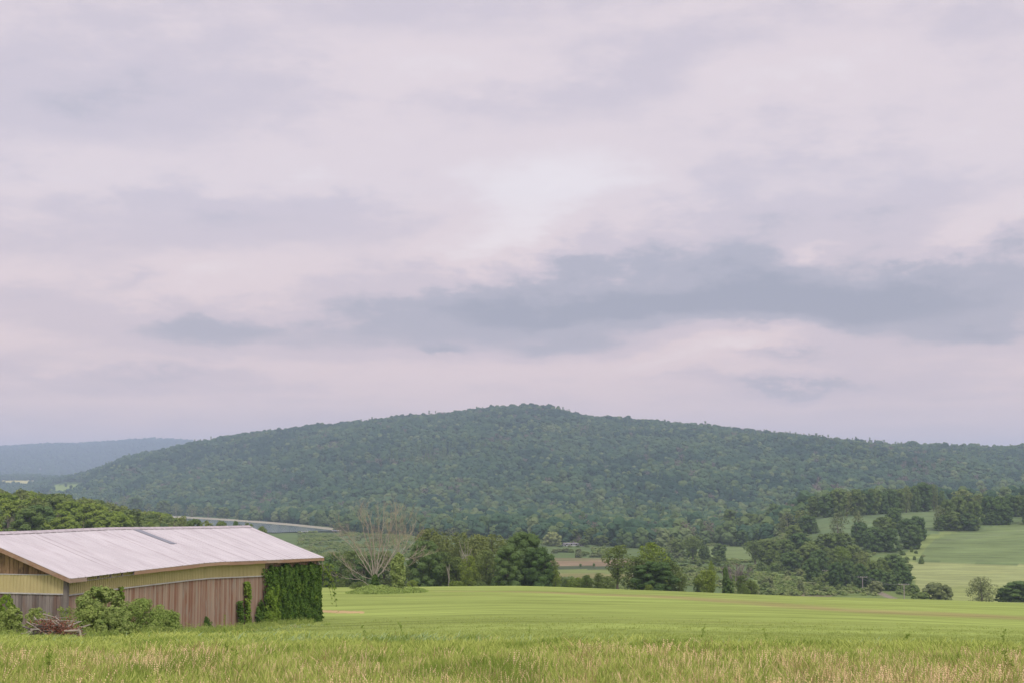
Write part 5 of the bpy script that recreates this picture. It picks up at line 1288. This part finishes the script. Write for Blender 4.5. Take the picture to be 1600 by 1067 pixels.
def house(px, d, ytop, wpx, label, dx=8.0, gable=True, roofm='house_roof'):
    g = drop(px, d); k = d / F; h = ray(px, ytop)[1] * d - g.z; w = wpx * k; r = empty('house', g, .12); tag(r, label, 'house')
    e = h * .62; m = MB(); m.box(-w / 2, w / 2, 0, dx, -.6, e); m.build('wall', M['house_white'], r)
    m = MB(); o = .4
    m.hexa([(-w / 2 - o, -o, e - .05), (w / 2 + o, -o, e - .05), (w / 2 + o, dx / 2, h - .15), (-w / 2 - o, dx / 2, h - .15), (-w / 2 - o, -o, e + .1), (w / 2 + o, -o, e + .1), (w / 2 + o, dx / 2, h), (-w / 2 - o, dx / 2, h)])
    m.hexa([(-w / 2 - o, dx / 2 + .01, h - .15), (w / 2 + o, dx / 2 + .01, h - .15), (w / 2 + o, dx + o, e - .05), (-w / 2 - o, dx + o, e - .05), (-w / 2 - o, dx / 2 + .01, h), (w / 2 + o, dx / 2 + .01, h), (w / 2 + o, dx + o, e + .1), (-w / 2 - o, dx + o, e + .1)])
    rf = m.build('roof', M[roofm], r)
    for s in (-1, 1):
        m = MB(); x = s * (w / 2 - .02); m.quad([(x, 0.02, e), (x, dx - .02, e), (x, dx / 2, h - .2)]); m.build('gable', M['house_white'], r)
    n = max(2, int(w / 2.4))
    for i in range(n):
        x = -w / 2 + w * (i + .5) / n
        for z0 in ([.35] if e < 3.4 else [.2, .6]):
            f = MB(); f.box(x - .5, x + .5, -.06, .02, e * z0, e * z0 + 1.2); fo = f.build('window', M['white_trim'], r)
            q = MB(); q.box(x - .4, x + .4, -.08, -.062, e * z0 + .1, e * z0 + 1.1); q.build('pane', M['glass_dark'], fo)
    c = MB(); c.box(w * .2, w * .2 + .7, dx / 2 - .35, dx / 2 + .35, h - .5, h + 1.0); c.build('chimney', M['post_wood'], rf)
house(893, 852, 847.5, 22, 'white farmhouse half hidden by trees beyond the marsh')
house(909, 848, 851, 8, 'small grey outbuilding beside the white farmhouse', 4)
house(881, 846, 855, 9, 'low lean-to shed at the willow side of the farmhouse', 4)
for (px, yt, d, w, kd, lb) in [(876, 859, 838, 8, 'sdark0', 'dark shrub in front of the lean-to shed'), (890, 860, 838, 9, 'spale1', 'pale shrub hiding the foot of the farmhouse'), (903, 859, 836, 7, 'sdark1', 'dark shrub between farmhouse and outbuilding'), (917, 854, 836, 10, 'sdark2', 'dark shrub screening the small outbuilding')]:
    tree(kd, px, yt, d, w, lb, 'shrub', None, 'shrub')
# two small boats / light floats at the lake end
M['boat_white'] = surf_mat('boat_white', (0.55, 0.55, 0.58), (0.65, 0.65, 0.68), 1)
def boat(px, py, lb):
    a, s = ray(px, py); y = -34.05 / s; r = empty('rowing_boat', (a * y, y, -34.05), .2); tag(r, lb, 'boat')
    V = []; n = 9
    for i in range(n):
        f = i / (n - 1) * 2 - 1; wd = .85 * (1 - abs(f) ** 2.4); x = f * 2.6
        V += [(x, -wd, .55 + .15 * f * f), (x, -wd * .6, 0), (x, wd * .6, 0), (x, wd, .55 + .15 * f * f)]
    Fq = [(4 * i + j, 4 * (i + 1) + j, 4 * (i + 1) + j + 1, 4 * i + j + 1) for i in range(n - 1) for j in range(3)]
    me = bpy.data.meshes.new('hull'); me.from_pydata(V, [], Fq); me.materials.append(M['boat_white']); me.update(); h = link('hull', me, r)
    so = h.modifiers.new('thick', 'SOLIDIFY'); so.thickness = .06
    m = MB(); m.box(-.2, .2, -.8, .8, .35, .42); m.build('bench', M['pole_wood'], r)
boat(524, 828.9, 'small white boat at the near end of the lake')
boat(476, 830.4, 'small white boat against the near lake shore')

# ------------------------------------------------------------------ grass (stuff)
M['grass_green'] = leaf_mat('grass_green', (0.37, 0.45, 0.10), (0.52, 0.565, 0.165), trans=.32, rnd=.7, nscale=3)
M['grass_blue'] = leaf_mat('grass_blue', (0.27, 0.38, 0.16), (0.38, 0.49, 0.27), trans=.3, rnd=.7, nscale=3)
M['grass_tan'] = leaf_mat('grass_tan', (0.60, 0.44, 0.22), (0.78, 0.56, 0.38), trans=.08, rnd=.7, nscale=3)
M['grass_deep'] = leaf_mat('grass_deep', (0.20, 0.30, 0.05), (0.30, 0.38, 0.08), trans=.3, rnd=.7, nscale=3)
def blades(seed, n, h, spread, w, lean=.35, head=False):
    rg = np.random.default_rng(seed); V = []; Fq = []; k = 0
    for i in range(n):
        x, y = rg.normal(size=2) * spread; a = rg.uniform(0, 6.28); hh = h * rg.uniform(.45, 1.1); ln = lean * rg.uniform(.2, 1.5) * hh
        dx, dy = math.cos(a), math.sin(a); f = rg.uniform(0, 6.28); wx, wy = math.cos(f) * w * .5, math.sin(f) * w * .5
        segs = [(0, 1.0), (.4, .95), (.75, .7), (1.0, .08)]
        for (t, ww) in segs:
            o = ln * t * t; z = hh * (t - .18 * t * t * lean)
            V += [(x + dx * o - wx * ww, y + dy * o - wy * ww, z), (x + dx * o + wx * ww, y + dy * o + wy * ww, z)]
        for q in range(3): Fq.append((k + 2 * q, k + 2 * q + 1, k + 2 * q + 3, k + 2 * q + 2))
        k += 8
        if head:
            o = ln; z = hh * .86
            for q in range(5):
                s_ = w * .5; cx, cy, cz = x + dx * ln * (.8 + .05 * q), y + dy * ln * (.8 + .05 * q), hh * (.8 + .06 * q)
                V += [(cx - s_, cy, cz), (cx, cy - s_, cz + s_), (cx + s_, cy, cz + s_ * 2), (cx, cy + s_, cz + s_)]; Fq.append((k, k + 1, k + 2, k + 3)); k += 4
    return np.array(V), np.array(Fq)
def build_grass():
    rg = np.random.default_rng(50)
    protos = []
    for s in range(4): protos.append(blades(500 + s, 13, .40, .13, .019, .55) + (0,))
    for s in range(2): protos.append(blades(510 + s, 11, .38, .12, .024, .6) + (1,))
    for s in range(3): protos.append(blades(520 + s, 9, (.40, .34, .37)[s], .13, .016, .65, s == 0) + (2,))
    protos.append(blades(530, 14, .42, .10, .024, .5) + (3,))
    X = []; Y = []
    n = 150000
    # density falls with distance so that the picture density stays even
    y = 13 + (88 - 13) * rg.uniform(0, 1, n) ** 1.25
    x = rg.uniform(-.46, .46, n) * (y + 6)
    p = bearing(x, y)
    yedge = np.interp(p, [-200, 0, 250, 400, 520, 600, 800, 1100, 1400, 1800], [61, 61, 61, 60, 56, 51, 49, 46, 45.5, 46]) + (vnoise(x / 1.7, y / 3, 4) - .5) * 7
    k = y < yedge
    # along the long barn wall the tall grass runs on behind
    bx = (x - W1.x) * UU.x + (y - W1.y) * UU.y; by = (x - W1.x) * VV.x + (y - W1.y) * VV.y
    strip_ = (by < -.5) & (by > -5.5) & (bx > -4) & (bx < LG - 3) & (y >= yedge) & (rg.uniform(0, 1, n) < .6)
    inside = (by > -.35) & (bx > -.3)
    k = (k | strip_) & ~inside
    x, y, p = x[k], y[k], p[k]
    z = H(x, y); ymax = yedge[k]
    P = np.stack([x, y, z - .03], -1); n = len(x)
    tan = (1 - sm(y + (vnoise(x / 2.2, y / 4, 9) - .5) * 9, 23, 34)) * .33 + .02 * vnoise(x / 3, y / 6, 10); tan *= (.55 + .9 * vnoise(x / 5, y / 6, 19)); tan = tan * np.interp(p, [0, 300, 1600], [.75, 1, 1])
    blue = .5 * sm(y, 37, 45) * (.4 + vnoise(x / 2, y / 4, 12)) * np.interp(p, [300, 520], [.25, 1])
    deep = .12 + .45 * (vnoise(x / 1.3, y / 2.6, 13) > .74)
    r = rg.uniform(0, 1, n); idx = rg.integers(0, 4, n)
    idx = np.where(r < tan, 6 + rg.integers(0, 3, n), np.where(r < tan + blue, 4 + rg.integers(0, 2, n), np.where(r < tan + blue + deep, 9, idx)))
    s = rg.uniform(.65, 1.15, n) * (.75 + .6 * vnoise(x / 1.6, y / 3, 14))
    fade = np.clip((ymax - y) / 4, .35, 1); s = s * np.where(y < ymax, fade, .6)
    wide = np.clip(y / 30, .8, 2.2)
    S = np.stack([s * wide * .9, s * wide * .9, s], -1); Ro = np.zeros((n, 3)); Ro[:, 2] = rg.uniform(0, 6.28, n)
    scatter('meadow_grass', protos, P, idx, S, Ro, [M['grass_green'], M['grass_blue'], M['grass_tan'], M['grass_deep']], 'stuff', 'tall uncut grass mixed with tan seed heads across the foreground', 'grass')
    # short crop on the open field
    n = 42000; y = 44 + (240 - 44) * rg.uniform(0, 1, n) ** 1.5; x = rg.uniform(-.42, .42, n) * y; p = bearing(x, y)
    bx = (x - W1.x) * UU.x + (y - W1.y) * UU.y; by = (x - W1.x) * VV.x + (y - W1.y) * VV.y
    k = ~((by > -.3) & (bx > -.3) & (bx < LG + .5) & (by < 11)) & (p > 380) & (rg.uniform(0, 1, n) > sm(y, 55, 105))
    qx, qy = proj(x, y, H(x, y)); k &= ~(np.abs(qy - np.interp(qx, [600, 700, 850, 900, 1000, 1060, 1186, 1334, 1600, 1900], [921.5, 922.5, 925, 927, 930.5, 933, 941.5, 953, 965, 982])) < np.interp(qx, [600, 850, 1200, 1600], [.6, 1.8, 4.2, 4.6])) & ~((qx < 570) & (np.abs(qy - 955) < 4))
    x, y = x[k], y[k]; n = len(x)
    pr = [blades(540 + s_, 12, .10, .30, .025, .7) + (s_ % 2,) for s_ in range(4)]
    P = np.stack([x, y, H(x, y) - .015], -1); s = rg.uniform(.7, 1.2, n); wd = np.clip(y / 90, .8, 2.2)
    S = np.stack([s * wd, s * wd, s], -1); Ro = np.zeros((n, 3)); Ro[:, 2] = rg.uniform(0, 6.28, n)
    M['crop_a'] = leaf_mat('crop_a', (0.31, 0.38, 0.10), (0.385, 0.435, 0.13), trans=.3, rnd=.7); M['crop_b'] = leaf_mat('crop_b', (0.27, 0.345, 0.09), (0.345, 0.40, 0.115), trans=.3, rnd=.7)
    scatter('crop_grass', pr, P, rg.integers(0, 4, n), S, Ro, [M['crop_a'], M['crop_b']], 'stuff', 'short even green crop covering the rolling field', 'crop')
build_grass()
def barn_weeds():
    rg = np.random.default_rng(58); pr = []
    for i in range(4):
        V, Fq = blades(560 + i, 9, .75, .16, .022, .45); pr.append((V, Fq, i % 2))
    for i in range(3):
        P = []
        for k in range(7):
            a = rg.uniform(0, 6.28); hh = rg.uniform(.45, .95); lx, ly = math.cos(a) * .2, math.sin(a) * .2
            for q in range(12):
                f = rg.uniform(.25, 1); P.append((lx * f + rg.normal() * .05, ly * f + rg.normal() * .05, hh * f))
        P = np.array(P); V, Fq = leaf_quads(P, rg.normal(size=P.shape) + np.array([0, -.4, .6]), .10, rg, .5); pr.append((V, Fq, 2))
    X = []; 
    for i in range(1300):
        px = rg.uniform(-30, 490); y0 = np.interp(px, [-30, 104, 260, 500], [65.5, 65.5, 73, 95]); y = y0 + rg.uniform(-4.5, 1.5) - (0 if px < 270 else 1.5)
        x = ray(px, 980)[0] * y; X.append((x, y, rg.uniform(.55, 1.2) * float(np.interp(px, [-30, 30, 45, 125, 140, 260, 320, 500], [.95, .9, .55, .55, .85, .85, .62, .55]))))
    X = np.array(X); n = len(X); bx = (X[:, 0] - W1.x) * UU.x + (X[:, 1] - W1.y) * UU.y; by = (X[:, 0] - W1.x) * VV.x + (X[:, 1] - W1.y) * VV.y
    k = ~((by > -.5) & (bx > -.4)); X = X[k]; n = len(X)
    P = np.stack([X[:, 0], X[:, 1], H(X[:, 0], X[:, 1]) - .03], -1); S = np.stack([X[:, 2]] * 3, -1); Ro = np.zeros((n, 3)); Ro[:, 2] = rg.uniform(0, 6.28, n)
    scatter('tall_weeds', pr, P, rg.integers(0, len(pr), n), S, Ro, [M['grass_green'], M['grass_deep'], M['weed_leaf']], 'stuff', 'mixed tall weeds and coarse grass along the foot of the barn', 'weeds')
barn_weeds()
# tall single stems and small flowers standing above the grass
def stems():
    rs = random.Random(33)
    for i, (px, d, hh, lb) in enumerate([(572, 47, .7, 'tall dark grass stalk above the meadow'), (632, 46, .8, 'thin leaning stalk near the weed bed foot'), (825, 47, .65, 'upright dark stalk at the meadow edge'), (1198, 43, .7, 'solitary green stalk at the meadow edge'),
                                 (1412, 41, .6, 'leafy stalk below the nearest power pole'), (1568, 41, .75, 'tallest leafy stalk at the field side'), (1095, 45, .8, 'short dark stalk standing in bluish grass'), (350, 62, 1.1, 'tall arching reed in front of the red boards'), (355, 30, .55, 'dark weed with leaves in the near grass'), (1580, 22, .6, 'broad leaved weed in the near tan grass'), (75, 21, .7, 'leafy dark weed in the nearest grass'), (372, 27, .5, 'thin crooked stalk among tan grass')]):
        g = drop(px, d); r = empty('weed_stalk', g, rs.uniform(0, 6)); tag(r, lb, 'weed'); m = MB(); le = rs.uniform(-.15, .3)
        m.tube([(0, 0, -.1), (le * .3, 0, hh * .5), (le, 0, hh)], [.012, .009, .004], 5); m.build('stem', M['grass_deep'], r)
        P = []; 
        for k in range(26): f = rs.uniform(.25, 1); P.append((le * f * f + rs.uniform(-.06, .06), rs.uniform(-.06, .06), hh * f))
        P = np.array(P); rg = np.random.default_rng(i); V, Fq = leaf_quads(P, rg.normal(size=P.shape) + np.array([0, -.5, .2]), .1, rg, .3); link('leaves', fast_mesh('stalk_leaves', V, Fq, [M['grass_deep']]), r)
stems()

# ------------------------------------------------------------------ haze: one closed box of even air round everything
hb = MB(); hb.box(-11600, 11600, -11600, 11600, -37.6, 330)
m, t = newmat('haze_air')
v = t.nodes.new('ShaderNodeVolumePrincipled'); v.inputs['Color'].default_value = HAZE_COL = (0.62, 0.75, 1.0, 1); v.inputs['Density'].default_value = 1.5e-4; v.inputs['Anisotropy'].default_value = 0.0
t.links.new(v.outputs[0], t.nodes.new('ShaderNodeOutputMaterial').inputs['Volume'])
hz_o = hb.build('haze', m); tag(hz_o, kind='stuff')
